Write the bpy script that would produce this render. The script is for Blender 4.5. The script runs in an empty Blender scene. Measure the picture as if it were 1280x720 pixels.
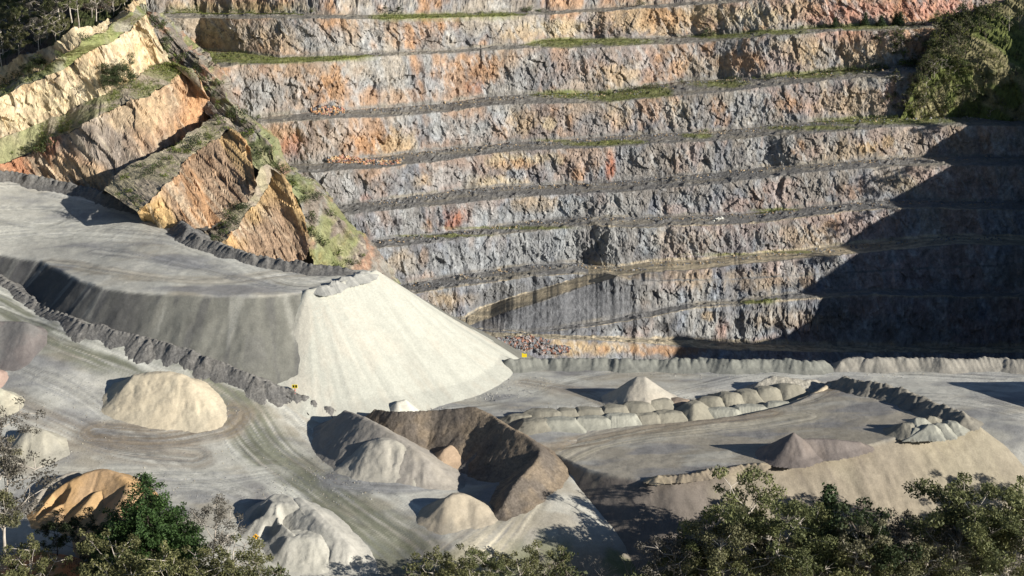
import bpy, math, random
import numpy as np
from mathutils import Vector
random.seed(7); RNG = np.random.default_rng(7)
R = math.radians
scene = bpy.context.scene
COL = scene.collection

# ------------------------------------------------------------------ camera, world, sun
CAM_H = 165.0; PITCH = R(17.0); FPX = 2030.0
cam_d = bpy.data.cameras.new("camera"); cam = bpy.data.objects.new("camera", cam_d); COL.objects.link(cam)
cam.location = (0, 0, CAM_H); cam.rotation_euler = (math.pi/2 - PITCH, 0, 0)
cam_d.sensor_width = 36.0; cam_d.lens = FPX/1280*36.0; cam_d.clip_start = 1.0; cam_d.clip_end = 8000
scene.camera = cam
SUN_EL = R(18.5); SUN_DIR = np.array([0.90, -0.435]); SUN_DIR /= np.linalg.norm(SUN_DIR)   # horizontal direction towards the sun
w = bpy.data.worlds.new("World"); scene.world = w; w.use_nodes = True
nt = w.node_tree; bg = nt.nodes['Background']
sky = nt.nodes.new('ShaderNodeTexSky'); sky.sky_type = 'NISHITA'; sky.sun_disc = False
sky.sun_elevation = SUN_EL; sky.sun_rotation = math.atan2(SUN_DIR[0], SUN_DIR[1]); sky.air_density = 0.7; sky.dust_density = 0.15; sky.ozone_density = 1.6
nt.links.new(sky.outputs[0], bg.inputs[0]); bg.inputs[1].default_value = 0.05
sl = bpy.data.lights.new("sun", 'SUN'); so = bpy.data.objects.new("sun", sl); COL.objects.link(so)
sl.energy = 5.0; sl.angle = R(0.5); sl.color = (1.0, 0.935, 0.835)
sv = Vector((SUN_DIR[0]*math.cos(SUN_EL), SUN_DIR[1]*math.cos(SUN_EL), math.sin(SUN_EL)))
so.rotation_euler = sv.to_track_quat('Z', 'Y').to_euler(); so.location = (300, 200, 300)
vs = scene.view_settings; vs.view_transform = 'Standard'; vs.look = 'None'; vs.exposure = 0.68; vs.gamma = 1

# ------------------------------------------------------------------ picture -> place
def ray(px, py):
    a = (np.asarray(px, float)-640)/FPX; b = (np.asarray(py, float)-360)/FPX
    return a, np.cos(PITCH)-b*np.sin(PITCH), -(np.sin(PITCH)+b*np.cos(PITCH))
def at_z(px, py, z):
    a, dy, dz = ray(px, py); t = (np.asarray(z, float)-CAM_H)/dz
    return np.stack([a*t, dy*t, CAM_H+dz*t], -1)
def at_d(px, py, d):
    a, dy, dz = ray(px, py); t = np.asarray(d, float)/dy
    return np.stack([a*t, dy*t, CAM_H+dz*t], -1)

# ------------------------------------------------------------------ noise
def _h(ix, iy, iz=0, seed=0):
    n = (ix.astype(np.int64)*374761393 + iy.astype(np.int64)*668265263 + np.asarray(iz).astype(np.int64)*2147483647 + seed*1274126177) & 0x7fffffff
    n = ((n ^ (n >> 13))*1103515245 + 12345) & 0x7fffffff
    n = ((n ^ (n >> 11))*69069 + 1) & 0x7fffffff
    return ((n ^ (n >> 15)) & 0xffffff)/float(0xffffff)
def vn2(x, y, seed=0):
    x = np.asarray(x, float); y = np.asarray(y, float)
    x, y = np.broadcast_arrays(x, y)
    x0 = np.floor(x); y0 = np.floor(y); fx = x-x0; fy = y-y0
    fx = fx*fx*fx*(fx*(fx*6-15)+10); fy = fy*fy*fy*(fy*(fy*6-15)+10)
    a = _h(x0, y0, 0, seed); b = _h(x0+1, y0, 0, seed); c = _h(x0, y0+1, 0, seed); d = _h(x0+1, y0+1, 0, seed)
    return (a*(1-fx)+b*fx)*(1-fy)+(c*(1-fx)+d*fx)*fy
def fbm(x, y, o=4, seed=0, g=0.5):
    s = 0; a = 1; t = 0; c, sn = 0.8, 0.6
    for k in range(o):
        s = s+a*vn2(x, y, seed+k*17); t += a; a *= g
        x, y = (x*c-y*sn)*2.03+13.1, (x*sn+y*c)*2.03+7.7
    return s/t            # 0..1
def worley(x, y, seed=0):
    """per point: offset vector to the nearest cell centre, three random numbers of the cell, F2-F1"""
    x0 = np.floor(x); y0 = np.floor(y)
    best = np.full(x.shape, 9.0); sec = np.full(x.shape, 9.0)
    ox = np.zeros(x.shape); oy = np.zeros(x.shape); cx = np.zeros(x.shape); cy = np.zeros(x.shape)
    for i in (-1, 0, 1):
        for j in (-1, 0, 1):
            gx = x0+i; gy = y0+j
            px = gx+_h(gx, gy, 1, seed); py = gy+_h(gx, gy, 2, seed)
            d = np.hypot(x-px, y-py); m = d < best
            sec = np.where(m, best, np.minimum(sec, d)); best = np.where(m, d, best)
            ox = np.where(m, x-px, ox); oy = np.where(m, y-py, oy); cx = np.where(m, gx, cx); cy = np.where(m, gy, cy)
    return ox, oy, _h(cx, cy, 3, seed), _h(cx, cy, 4, seed), _h(cx, cy, 5, seed), sec-best
def sst(a, b, x):
    t = np.clip((x-a)/(b-a), 0, 1); return t*t*(3-2*t)
def mix(a, b, t):
    t = np.asarray(t)[..., None]; return np.asarray(a)*(1-t)+np.asarray(b)*t

# ------------------------------------------------------------------ materials
MATS = {}
def new_mat(name):
    m = bpy.data.materials.new(name); m.use_nodes = True; MATS[name] = m
    n = m.node_tree; p = n.nodes['Principled BSDF']; p.inputs['Roughness'].default_value = 0.9
    p.inputs['Specular IOR Level'].default_value = 0.2
    return m, n, p
def N(n, t, **k):
    o = n.nodes.new(t)
    for a, b in k.items(): setattr(o, a, b)
    return o
def earth_mat(name, scales, lo, hi, bump, bscale, stretch=(1, 1, 1), flecks=0.0, fleck_scale=2.0):
    """vertex-attribute base colour, broken up by fine procedural grain, with bump"""
    m, n, p = new_mat(name)
    at = N(n, 'ShaderNodeAttribute'); at.attribute_name = 'Col'
    tc = N(n, 'ShaderNodeTexCoord'); mp = N(n, 'ShaderNodeMapping'); mp.inputs['Scale'].default_value = stretch
    n.links.new(tc.outputs['Object'], mp.inputs[0])
    cur = at.outputs['Color']
    for i, s in enumerate(scales):
        no = N(n, 'ShaderNodeTexNoise'); no.inputs['Scale'].default_value = s; no.inputs['Detail'].default_value = 5
        no.inputs['Roughness'].default_value = 0.65
        n.links.new(mp.outputs[0], no.inputs['Vector'])
        mr = N(n, 'ShaderNodeMapRange'); mr.inputs[1].default_value = 0.3; mr.inputs[2].default_value = 0.7
        mr.inputs[3].default_value = lo; mr.inputs[4].default_value = hi
        n.links.new(no.outputs[0], mr.inputs[0])
        mx = N(n, 'ShaderNodeVectorMath', operation='SCALE'); n.links.new(cur, mx.inputs[0]); n.links.new(mr.outputs[0], mx.inputs['Scale'])
        cur = mx.outputs[0]
    if flecks:
        vo = N(n, 'ShaderNodeTexVoronoi'); vo.inputs['Scale'].default_value = fleck_scale; n.links.new(mp.outputs[0], vo.inputs['Vector'])
        bw = N(n, 'ShaderNodeSeparateColor'); n.links.new(vo.outputs['Color'], bw.inputs[0])
        mr = N(n, 'ShaderNodeMapRange'); mr.inputs[3].default_value = 1-flecks; mr.inputs[4].default_value = 1+flecks
        n.links.new(bw.outputs[0], mr.inputs[0])
        mx = N(n, 'ShaderNodeVectorMath', operation='SCALE'); n.links.new(cur, mx.inputs[0]); n.links.new(mr.outputs[0], mx.inputs['Scale'])
        cur = mx.outputs[0]
    n.links.new(cur, p.inputs['Base Color'])
    b1 = N(n, 'ShaderNodeTexNoise'); b1.inputs['Scale'].default_value = bscale; b1.inputs['Detail'].default_value = 6; b1.inputs['Roughness'].default_value = 0.7
    n.links.new(mp.outputs[0], b1.inputs['Vector'])
    bp = N(n, 'ShaderNodeBump'); bp.inputs['Strength'].default_value = 1.0; bp.inputs['Distance'].default_value = bump
    n.links.new(b1.outputs[0], bp.inputs['Height']); n.links.new(bp.outputs[0], p.inputs['Normal'])
    return m
M_ROCK = earth_mat('quarry_rock', [0.3, 1.1, 3.0], 0.82, 1.18, 0.7, 1.0, (1, 1, 0.75), 0.16, 0.8)
M_DIRT = earth_mat('crushed_dust', [0.12, 0.6, 2.5], 0.88, 1.12, 0.10, 1.6, (1, 1, 1))
M_PILE = earth_mat('stockpiled_stone', [0.4, 2.0], 0.93, 1.07, 0.12, 1.2, (1, 1, 1), 0.05, 2.5)
M_DARK = earth_mat('dark_overburden', [0.4, 1.6], 0.82, 1.18, 0.4, 0.9, (1, 1, 1), 0.12, 1.5)
M_RUB = earth_mat('broken_rock', [0.8], 0.7, 1.3, 0.3, 2.0)
def plain(name, col, rough=0.85, var=0.0, objvar=0.0, bump=0.0, bs=3.0, trans=0.0, attr=False):
    m, n, p = new_mat(name)
    no = N(n, 'ShaderNodeTexNoise'); no.inputs['Scale'].default_value = bs; no.inputs['Detail'].default_value = 3
    tc = N(n, 'ShaderNodeTexCoord'); n.links.new(tc.outputs['Object'], no.inputs['Vector'])
    mr = N(n, 'ShaderNodeMapRange'); mr.inputs[1].default_value = 0.3; mr.inputs[2].default_value = 0.7
    mr.inputs[3].default_value = 1-var; mr.inputs[4].default_value = 1+var; n.links.new(no.outputs[0], mr.inputs[0])
    if attr:
        at = N(n, 'ShaderNodeAttribute'); at.attribute_name = 'Col'; cur = at.outputs['Color']
        tint = N(n, 'ShaderNodeVectorMath', operation='MULTIPLY'); n.links.new(cur, tint.inputs[0]); tint.inputs[1].default_value = col; cur = tint.outputs[0]
    else:
        rgb = N(n, 'ShaderNodeRGB'); rgb.outputs[0].default_value = (*col, 1); cur = rgb.outputs[0]
    mx = N(n, 'ShaderNodeVectorMath', operation='SCALE'); n.links.new(cur, mx.inputs[0]); n.links.new(mr.outputs[0], mx.inputs['Scale']); cur = mx.outputs[0]
    if objvar:
        oi = N(n, 'ShaderNodeObjectInfo'); m2 = N(n, 'ShaderNodeMapRange'); m2.inputs[3].default_value = 1-objvar; m2.inputs[4].default_value = 1+objvar
        n.links.new(oi.outputs['Random'], m2.inputs[0])
        m3 = N(n, 'ShaderNodeVectorMath', operation='SCALE'); n.links.new(cur, m3.inputs[0]); n.links.new(m2.outputs[0], m3.inputs['Scale']); cur = m3.outputs[0]
    n.links.new(cur, p.inputs['Base Color']); p.inputs['Roughness'].default_value = rough
    if bump:
        bp = N(n, 'ShaderNodeBump'); bp.inputs['Distance'].default_value = bump; n.links.new(no.outputs[0], bp.inputs['Height']); n.links.new(bp.outputs[0], p.inputs['Normal'])
    if trans:
        tr = N(n, 'ShaderNodeBsdfTranslucent'); n.links.new(cur, tr.inputs[0])
        ms = N(n, 'ShaderNodeMixShader'); ms.inputs[0].default_value = trans
        n.links.new(p.outputs[0], ms.inputs[1]); n.links.new(tr.outputs[0], ms.inputs[2])
        n.links.new(ms.outputs[0], n.nodes['Material Output'].inputs[0])
    return m
# leaf colours sit in the leaf attribute; the tint varies a kind
M_GUM = plain('gum_leaves', (1.0, 1.0, 1.0), 0.6, 0.1, 0.18, trans=0.22, attr=True)
M_BARK = plain('pale_bark', (0.42, 0.38, 0.33), 0.8, 0.35, 0.2, bs=1.0)
M_BARKD = plain('dark_bark', (0.12, 0.10, 0.085), 0.9, 0.3, 0.1, bs=1.0)
M_DEAD = plain('dead_wood', (0.30, 0.27, 0.25), 0.9, 0.25, 0.1, bs=1.0)
M_YEL = plain('yellow_sign_paint', (0.85, 0.68, 0.03), 0.4, 0.04)
M_ORY = plain('amber_sign_paint', (0.85, 0.45, 0.04), 0.4, 0.04)
M_POST = plain('galvanised_post', (0.55, 0.55, 0.53), 0.4, 0.1)
M_RED = plain('red_paint', (0.50, 0.05, 0.03), 0.5, 0.15)
M_WHITE = plain('white_paint', (0.8, 0.8, 0.78), 0.5, 0.05)
M_BLK = plain('black_plastic', (0.02, 0.02, 0.02), 0.5, 0.1)

# ------------------------------------------------------------------ mesh helpers
def mesh_np(name, V, F, mat, col=None, smooth=False, parent=None, loc=None):
    """V (n,3); F (m,k) with one k"""
    V = np.asarray(V, np.float32); F = np.asarray(F, np.int32)
    if loc is not None: V = V-np.asarray(loc, np.float32)
    me = bpy.data.meshes.new(name); k = F.shape[1]
    me.vertices.add(len(V)); me.vertices.foreach_set('co', V.ravel())
    me.loops.add(F.size); me.loops.foreach_set('vertex_index', F.ravel())
    me.polygons.add(len(F)); me.polygons.foreach_set('loop_start', np.arange(0, F.size, k, dtype=np.int32))
    me.polygons.foreach_set('use_smooth', np.full(len(F), smooth, dtype=bool))
    me.update(calc_edges=True)
    if col is not None:
        a = me.color_attributes.new('Col', 'FLOAT_COLOR', 'POINT')
        c = np.ones((len(V), 4), np.float32); c[:, :3] = col; a.data.foreach_set('color', c.ravel())
    me.materials.append(mat)
    o = bpy.data.objects.new(name, me); COL.objects.link(o)
    if loc is not None: o.location = tuple(float(v) for v in loc)
    if parent is not None: o.parent = parent
    return o
def grid_faces(nr, nc):
    i = np.arange(nr-1)[:, None]*nc+np.arange(nc-1)[None, :]; i = i.ravel()
    return np.stack([i, i+1, i+nc+1, i+nc], 1)
def compact(V, F, C=None):
    u = np.unique(F); mp = np.zeros(len(V), int); mp[u] = np.arange(len(u))
    return V[u], mp[F], (None if C is None else C[u])
def tag(o, label, cat=None, group=None, kind=None):
    o['label'] = label
    if cat: o['category'] = cat
    if group: o['group'] = group
    if kind: o['kind'] = kind
    return o
def resample(P, n):
    """piecewise smooth resampling of control points by chord length in x of the picture (parameter given)"""
    P = np.asarray(P, float); t = np.linspace(0, len(P)-1, n); return np.stack([np.interp(t, np.arange(len(P)), P[:, k]) for k in range(P.shape[1])], 1)

# ------------------------------------------------------------------ the ground heights
GP = [(1280,470,0),(1140,470,0),(1000,465,0),(850,465,0),(700,465,0),(640,485,0),(800,520,0),(640,560,0),(1280,545,0),(1280,500,0),(560,500,1),
 (1280,600,-7),(1150,620,-9),(1000,640,-10),(900,650,-10),(800,680,-10),(760,640,-6),(720,665,-5.5),(700,640,-3.2),(640,655,-3.6),(660,605,-1.0),(596,600,-4.5),(570,585,-3.5),(600,640,-4),(500,600,-1),(480,550,0),(560,640,-3),(600,690,-6),
 (0,347,23),(60,386,19.5),(100,400,20.5),(130,411,19.4),(190,428,17.6),(240,444,15.6),(330,478,10.5),(430,518,2.6),(0,400,19),(100,430,17),(0,460,12),(150,470,11.5),(230,500,8),(100,500,8.3),(300,530,4),(0,540,5),
 (200,560,2.5),(380,560,0),(300,620,-1.5),(100,600,-0.5),(0,620,-2),(400,640,-3),(500,690,-7),(400,700,-6.5),(200,720,-7),(0,720,-8),(640,720,-12),(800,720,-14),(950,720,-16),(1100,720,-17),(1280,720,-17),(1400,600,-7),(1400,500,0),(1400,720,-17),(-100,400,21),(-100,540,4),(-100,700,-8),(-100,340,26),(660,458,0),(600,468,0.5),(760,457,0),(900,457,0),(1280,457,0),(512,437,2),(430,437,7),(640,441,0),(800,441,0),(1000,441,0),(1280,441,0),(540,470,1)]
_gp = np.array(GP, float); _gw = at_z(_gp[:, 0], _gp[:, 1], _gp[:, 2])
_S = 100.0
_gx = _gw[:, :2]/_S
def _phi(r): return np.where(r > 1e-9, r*r*np.log(np.maximum(r, 1e-9)), 0)
_n = len(_gx); _A = np.zeros((_n+3, _n+3)); _rr = np.hypot(_gx[:, None, 0]-_gx[None, :, 0], _gx[:, None, 1]-_gx[None, :, 1])
_A[:_n, :_n] = _phi(_rr)+np.eye(_n)*0.004; _A[:_n, _n] = 1; _A[:_n, _n+1:] = _gx; _A[_n, :_n] = 1; _A[_n+1:, :_n] = _gx.T
_cf = np.linalg.solve(_A, np.concatenate([_gw[:, 2], [0, 0, 0]]))
def ground(X, Y):
    X = np.asarray(X, float); Y = np.asarray(Y, float); sh = np.broadcast(X, Y).shape
    x = np.clip(np.broadcast_to(X, sh).ravel(), -190, 200)/_S; y = np.clip(np.broadcast_to(Y, sh).ravel(), 335, 486)/_S
    z = np.zeros(x.shape)+_cf[_n]+_cf[_n+1]*x+_cf[_n+2]*y
    for i in range(_n): z += _cf[i]*_phi(np.hypot(x-_gx[i, 0], y-_gx[i, 1]))
    z = z.reshape(sh)
    z = z+((fbm(X*0.06, Y*0.06, 4, 5)-0.5)*0.9)*sst(260, 200, np.abs(X))
    # the pit beyond the yard, and the falling ground in front of the frame
    edge = 462+1.0*np.sin(X*0.05)
    pit = sst(0, 34, Y-edge)*sst(-75, -45, X)
    z = z*(1-pit)-58*pit
    z = z-np.clip(335-Y, 0, 400)*0.25
    return z
def on_ground(px, py, h=0.0):
    z = 0.0
    for _ in range(14):
        p = at_z(px, py, z+h); z = 0.5*z+0.5*float(ground(p[0], p[1]))
    return p

class TPS:
    def __init__(s, P, lam=0.003):
        s.g = P[:, :2]/_S; n = len(P); A = np.zeros((n+3, n+3)); r = np.hypot(s.g[:, None, 0]-s.g[None, :, 0], s.g[:, None, 1]-s.g[None, :, 1])
        A[:n, :n] = _phi(r)+np.eye(n)*lam; A[:n, n] = 1; A[:n, n+1:] = s.g; A[n, :n] = 1; A[n+1:, :n] = s.g.T; s.c = np.linalg.solve(A, np.concatenate([P[:, 2], [0, 0, 0]])); s.n = n
        s.lo = P[:, :2].min(0)-3; s.hi = P[:, :2].max(0)+3
    def __call__(s, X, Y):
        X, Y = np.broadcast_arrays(np.asarray(X, float), np.asarray(Y, float)); x = np.clip(X, s.lo[0], s.hi[0])/_S; y = np.clip(Y, s.lo[1], s.hi[1])/_S; z = s.c[s.n]+s.c[s.n+1]*x+s.c[s.n+2]*y
        for i in range(s.n): z = z+s.c[i]*_phi(np.hypot(x-s.g[i, 0], y-s.g[i, 1]))
        return z
# ---- albedo palettes (linear)
GREY = np.array([0.205, 0.21, 0.222]); LGREY = np.array([0.33, 0.34, 0.34]); DGREY = np.array([0.10, 0.105, 0.112])
ORG = np.array([0.46, 0.265, 0.135]); TAN = np.array([0.47, 0.36, 0.23]); CREAM = np.array([0.56, 0.47, 0.31]); PINK = np.array([0.44, 0.24, 0.18])
RED = np.array([0.42, 0.15, 0.07]); GREEN = np.array([0.10, 0.14, 0.035]); DUST = np.array([0.46, 0.455, 0.41]); PALE = np.array([0.60, 0.60, 0.54]); WARM = np.array([0.34, 0.31, 0.25])
OLIVE = np.array([0.22, 0.23, 0.17]); GOLD = np.array([0.48, 0.335, 0.16]); GRAV = np.array([0.17, 0.17, 0.17])

def poly_dist(X, Y, P):
    """distance to a polyline, position along it in metres"""
    best = np.full(X.shape, 1e9); along = np.zeros(X.shape); acc = 0.0; side = np.zeros(X.shape)
    for a, b in zip(P[:-1], P[1:]):
        dx, dy = b[0]-a[0], b[1]-a[1]; L = math.hypot(dx, dy)+1e-9
        t = np.clip(((X-a[0])*dx+(Y-a[1])*dy)/(L*L), 0, 1)
        ex, ey = X-(a[0]+t*dx), Y-(a[1]+t*dy); d = np.hypot(ex, ey); m = d < best
        best = np.where(m, d, best); along = np.where(m, acc+t*L, along); side = np.where(m, np.sign(ex*dy-ey*dx), side); acc += L
    return best, along, side

def smooth_line(pts, n=60):
    P = np.asarray(pts, float); t = np.linspace(0, len(P)-1, n); out = []
    for k in range(P.shape[1]):
        Q = np.concatenate([[2*P[0, k]-P[1, k]], P[:, k], [2*P[-1, k]-P[-2, k]]]); i = np.minimum(t.astype(int), len(P)-2); f = t-i
        p0, p1, p2, p3 = Q[i], Q[i+1], Q[i+2], Q[i+3]
        out.append(0.5*((2*p1)+(-p0+p2)*f+(2*p0-5*p1+4*p2-p3)*f*f+(-p0+3*p1-3*p2+p3)*f**3))
    return np.stack(out, 1)

def world_line(pts):      # picture points on the ground -> xy polyline
    return np.array([on_ground(x, y)[:2] for x, y in smooth_line(pts, 5*len(pts))])

# wheel tracks and roads, as worn lines on the ground: (points, half width, colour, strength)
TRACKS = [
 ([(-60,345),(0,372),(60,405),(130,432),(210,462),(270,490),(300,520),(330,560),(380,600),(440,645),(500,690),(540,730)], 7.5, OLIVE*0.78, 0.95),
 ([(-60,330),(0,362),(60,396),(130,420),(220,450),(300,480),(345,505),(390,545),(440,590),(520,640),(580,690)], 1.8, PALE*0.95, 0.85),
 ([(0,385),(70,412),(150,440),(240,480),(270,520),(285,560),(320,590),(370,625)], 2.0, PALE*0.95, 0.8),
 ([(-40,440),(40,465),(110,500),(170,550),(230,590),(300,620)], 4.0, DUST*1.1, 0.6),
 ([(0,500),(60,525),(150,560),(240,570)], 5.0, np.array([0.25,0.22,0.18]), 0.7),
 ([(60,600),(160,600),(260,600),(340,590)], 6.0, PALE*0.72, 0.55),
 ([(120,540),(200,545),(270,532),(290,520)], 5.0, np.array([0.24,0.20,0.15]), 0.85),
 ([(560,700),(620,650),(670,600),(720,560),(800,535),(900,520),(1000,515),(1040,495),(1060,482)], 5.0, WARM*1.25, 0.7),
 ([(560,720),(610,680),(650,635),(685,590),(740,560),(830,552),(930,548),(1000,540)], 5.0, np.array([0.50,0.46,0.36]), 0.85),
 ([(700,520),(820,500),(960,470),(1080,465),(1300,475)], 5.5, DUST*1.22, 0.5),
 ([(560,510),(640,500),(700,480),(800,463),(1000,463),(1300,462)], 3.0, PALE*0.8, 0.45),
 ([(660,560),(760,552),(860,540),(960,530)], 3.5, np.array([0.27,0.22,0.16]), 0.7),
 ([(840,520),(930,508),(1010,500),(1060,495)], 4.0, np.array([0.30,0.24,0.17]), 0.65),
 ([(655,478),(720,490),(760,505)], 4.0, np.array([0.30,0.26,0.20]), 0.6),
 ([(1100,500),(1200,500),(1300,520)], 5.0, DUST*1.2, 0.5),
 ([(430,600),(500,605),(560,600)], 5.0, GREY*1.05, 0.7),
]
def dirt_colour(X, Y, base=DUST):
    c = np.ones(X.shape+(3,))*base
    lo = fbm(X*0.035, Y*0.07, 4, 3); c = mix(c, WARM*0.95, sst(0.45, 0.65, lo)*0.8)
    lo2 = fbm(X*0.05+9, Y*0.13+3, 4, 11); c = mix(c, GREY*1.05, sst(0.48, 0.68, lo2)*0.7)
    lo3 = fbm(X*0.06+40, Y*0.2, 4, 21); c = mix(c, PALE*0.85, sst(0.55, 0.75, lo3)*0.5)
    return c
def add_tracks(c, X, Y, tracks, wf):
    for k, (pts, hw, col, s) in enumerate(tracks):
        P = wf(pts); d, al, sd = poly_dist(X, Y, P); d2 = d*sd
        wgt = 1-sst(hw*0.55, hw*1.5, d+2.5*(fbm(X*0.12, Y*0.12, 3, 50+k)-0.5)*2)
        st = fbm(d2*0.9, al*0.035, 4, 70+k, 0.6)
        fine = fbm(d2*2.4, al*0.06, 3, 90+k, 0.6)
        m = wgt*s*sst(0.22, 0.55, st)
        c = mix(c, col, m)
        c = mix(c, DGREY*1.7, wgt*sst(0.56, 0.72, fine)*0.45)
        c = c*(1+(wgt*(fbm(d2*1.3, al*0.03, 4, 170+k, 0.6)-0.5)*0.9))[..., None]
    return c

def axis(lo, hi, step, far_lo, far_hi):
    a = np.arange(lo, hi+step/2, step); L = []; R_ = []; s = step
    x = lo
    while x > far_lo: s *= 1.35; x -= s; L.append(x)
    s = step; x = hi
    while x < far_hi: s *= 1.35; x += s; R_.append(x)
    return np.array(L[::-1]+list(a)+R_)

def build_ground():
    xs = axis(-176, 178, 0.5, -2500, 2500); ys = axis(330, 492, 0.5, -400, 3500)
    X, Y = np.meshgrid(xs, ys); Z = ground(X, Y)
    near = sst(260, 200, np.abs(X))
    Z = Z+((fbm(X*0.4, Y*0.4, 3, 6)-0.5)*0.08)*near
    c = dirt_colour(X, Y); c = add_tracks(c, X, Y, TRACKS, world_line)
    # bare brown soil below the slope and under the trees
    soil = sst(-4, -11, Z+4*(fbm(X*0.05, Y*0.05, 4, 31)-0.5)*2)
    c = mix(c, np.array([0.20, 0.17, 0.13]), soil*0.85*sst(-30, 10, X+0*Y)+soil*0.5*(1-sst(-30, 10, X)))
    gr = sst(0.5, 0.62, fbm(X*0.09, Y*0.09, 4, 33))*soil; c = mix(c, GREEN*0.9, gr*0.6)
    c = mix(c, np.array([0.12, 0.115, 0.11]), sst(466, 476, Y))
    V = np.stack([X, Y, Z], -1).reshape(-1, 3)
    o = mesh_np('ground', V, grid_faces(len(ys), len(xs)), M_DIRT, c.reshape(-1, 3), smooth=True)
    tag(o, 'grey dusty quarry yard and haul roads worn by wheel tracks', kind='structure')
build_ground()

# ------------------------------------------------------------------ the terraced wall
# each line: (x, y of the front edge, y of the back edge, z); absent parts sit part-way up the face
LV = {
 'pit':  [(100,480,459,-38),(640,480,459,-38),(900,480,460,-38),(1300,482,462,-38),(1560,485,466,-38)],
 'k0':   [(100,430,422,-28),(560,420,413,-28),(600,421,414,-28),(640,422,417,-28),(720,425,420,-28),(800,429,423,-28.5),(870,434,425,-29),(900,438,428,-29),(1000,440,432,-29),(1280,442,434,-29),(1560,446,438,-29)],
 'k1':   [(100,415,415,-27),(600,411,411,-27),(660,416,415,-27),(697,414,411,-27),(715,411,407,-25),(760,405,400,-22),(810,397,390,-19.5),(835,391,384,-18.5),(860,386,380,-18),(900,383,377,-17.5),(940,379,372,-17),(1000,374,366,-17),(1040,371,364,-17),(1100,369,362,-17),(1280,372,366,-17),(1560,374,368,-17)],
 'ramp': [(100,408,402,-28),(560,412,404,-27.5),(582,409,400,-27),(597,401,390,-25.5),(635,387,376,-21),(685,371,362,-14.5),(735,354,346,-9),(772,345,344,-6),(800,352,352,-8),(900,350,350,-9.5),(1280,330,330,-9.5),(1560,330,330,-9.5)],
 'k2':   [(100,392,385,-4),(480,369,362,-4),(520,363,356,-4),(560,358,349,-4),(600,352,343,-4),(640,346,336,-4),(680,342,333,-4),(720,340,331,-4),(745,341,334,-4),(772,343,337,-4.5),(810,338,330,-4),(880,334,327,-4),(960,325,318,-4),(1000,321,315,-4),(1070,315,308,-4),(1150,307,300,-4),(1200,303,297,-4),(1280,305,299,-4),(1560,312,306,-4)],
 'k3':   [(100,352,345,7),(462,311,305,7),(480,308,301,7),(520,304,297,7),(560,299,292,7),(600,294,288,7),(640,290,282,7),(700,283,275,7),(740,279,272,7),(790,283,274,7),(860,280,271,7),(900,280,271,7),(940,277,268,7),(1000,270,262,7),(1060,263,256,7),(1100,259,253,7),(1160,258,252,7),(1280,262,255,7),(1560,270,263,7)],
 'k4':   [(100,300,292,20),(415,268,259,20),(480,261,252,20),(540,256,244,20),(580,252,238,20),(620,247,235,20),(680,242,233,20),(740,240,230,20),(800,237,226,20),(860,231,221,20),(900,228,217,20),(960,220,210,20),(1000,215,208,20),(1060,210,204,20),(1130,206,199,20),(1200,205,197,20),(1280,206,198,20),(1560,212,204,20)],
 'k5':   [(100,240,233,34),(340,218,211,34),(367,214,207,34),(400,213,206,34),(440,210,202,34),(480,207,197,34),(542,200,190,34),(580,195,186,34),(640,187,180,34),(700,184,177,34),(760,182,173,34),(800,179,170,34),(900,174,165,34),(960,168,159,34),(1000,165,155,34),(1060,162,151,34),(1110,157,149,34),(1200,155,146,34),(1280,156,146,34),(1560,160,150,34)],
 'k6':   [(100,165,162,50),(300,154,151,50),(335,152,148,50),(400,147,142,50),(480,144,137,50),(560,138,131,50),(600,131,124,50),(650,128,120,50),(700,127,119,50),(760,127,118,50),(800,122,111,50),(860,116,103,50),(900,114,101,50),(960,106,99,50),(1000,102,95,50),(1040,98,90,50),(1100,94,87,50),(1150,90,84,50),(1560,90,84,50)],
 'k7':   [(100,96,80,66),(230,87,66,66),(250,85,62,66),(300,81,66,66),(350,79,72,66),(400,77,71,66),(480,70,66,66),(560,67,63,66),(630,61,57,66),(655,60,56,66),(680,60,50,66),(730,60,48,66),(800,57,48,66),(900,51,44,66),(1000,42,36,66),(1040,39,34,66),(1100,38,32,66),(1185,34,28,66),(1560,34,28,66)],
 'k8':   [(100,26,18,80),(195,22,16,80),(300,23,17,80),(400,23,18,80),(480,24,19,80),(640,20,15,80),(700,17,13,80),(800,11,7,80),(900,4,0,80),(1000,-4,-8,80),(1280,-16,-20,80),(1560,-16,-20,80)],
 'k9':   [(100,-30,-36,93),(400,-28,-34,93),(700,-34,-40,93),(1000,-50,-56,93),(1560,-62,-68,93)],
 'brow': [(100,-90,-96,106),(700,-92,-98,106),(1560,-110,-116,106)],
 'hill': [(100,-150,-170,118),(700,-150,-170,118),(1560,-160,-175,118)],
}
ORDER = ['pit', 'k0', 'k1', 'ramp', 'k2', 'k3', 'k4', 'k5', 'k6', 'k7', 'k8', 'k9', 'brow', 'hill']
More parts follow.
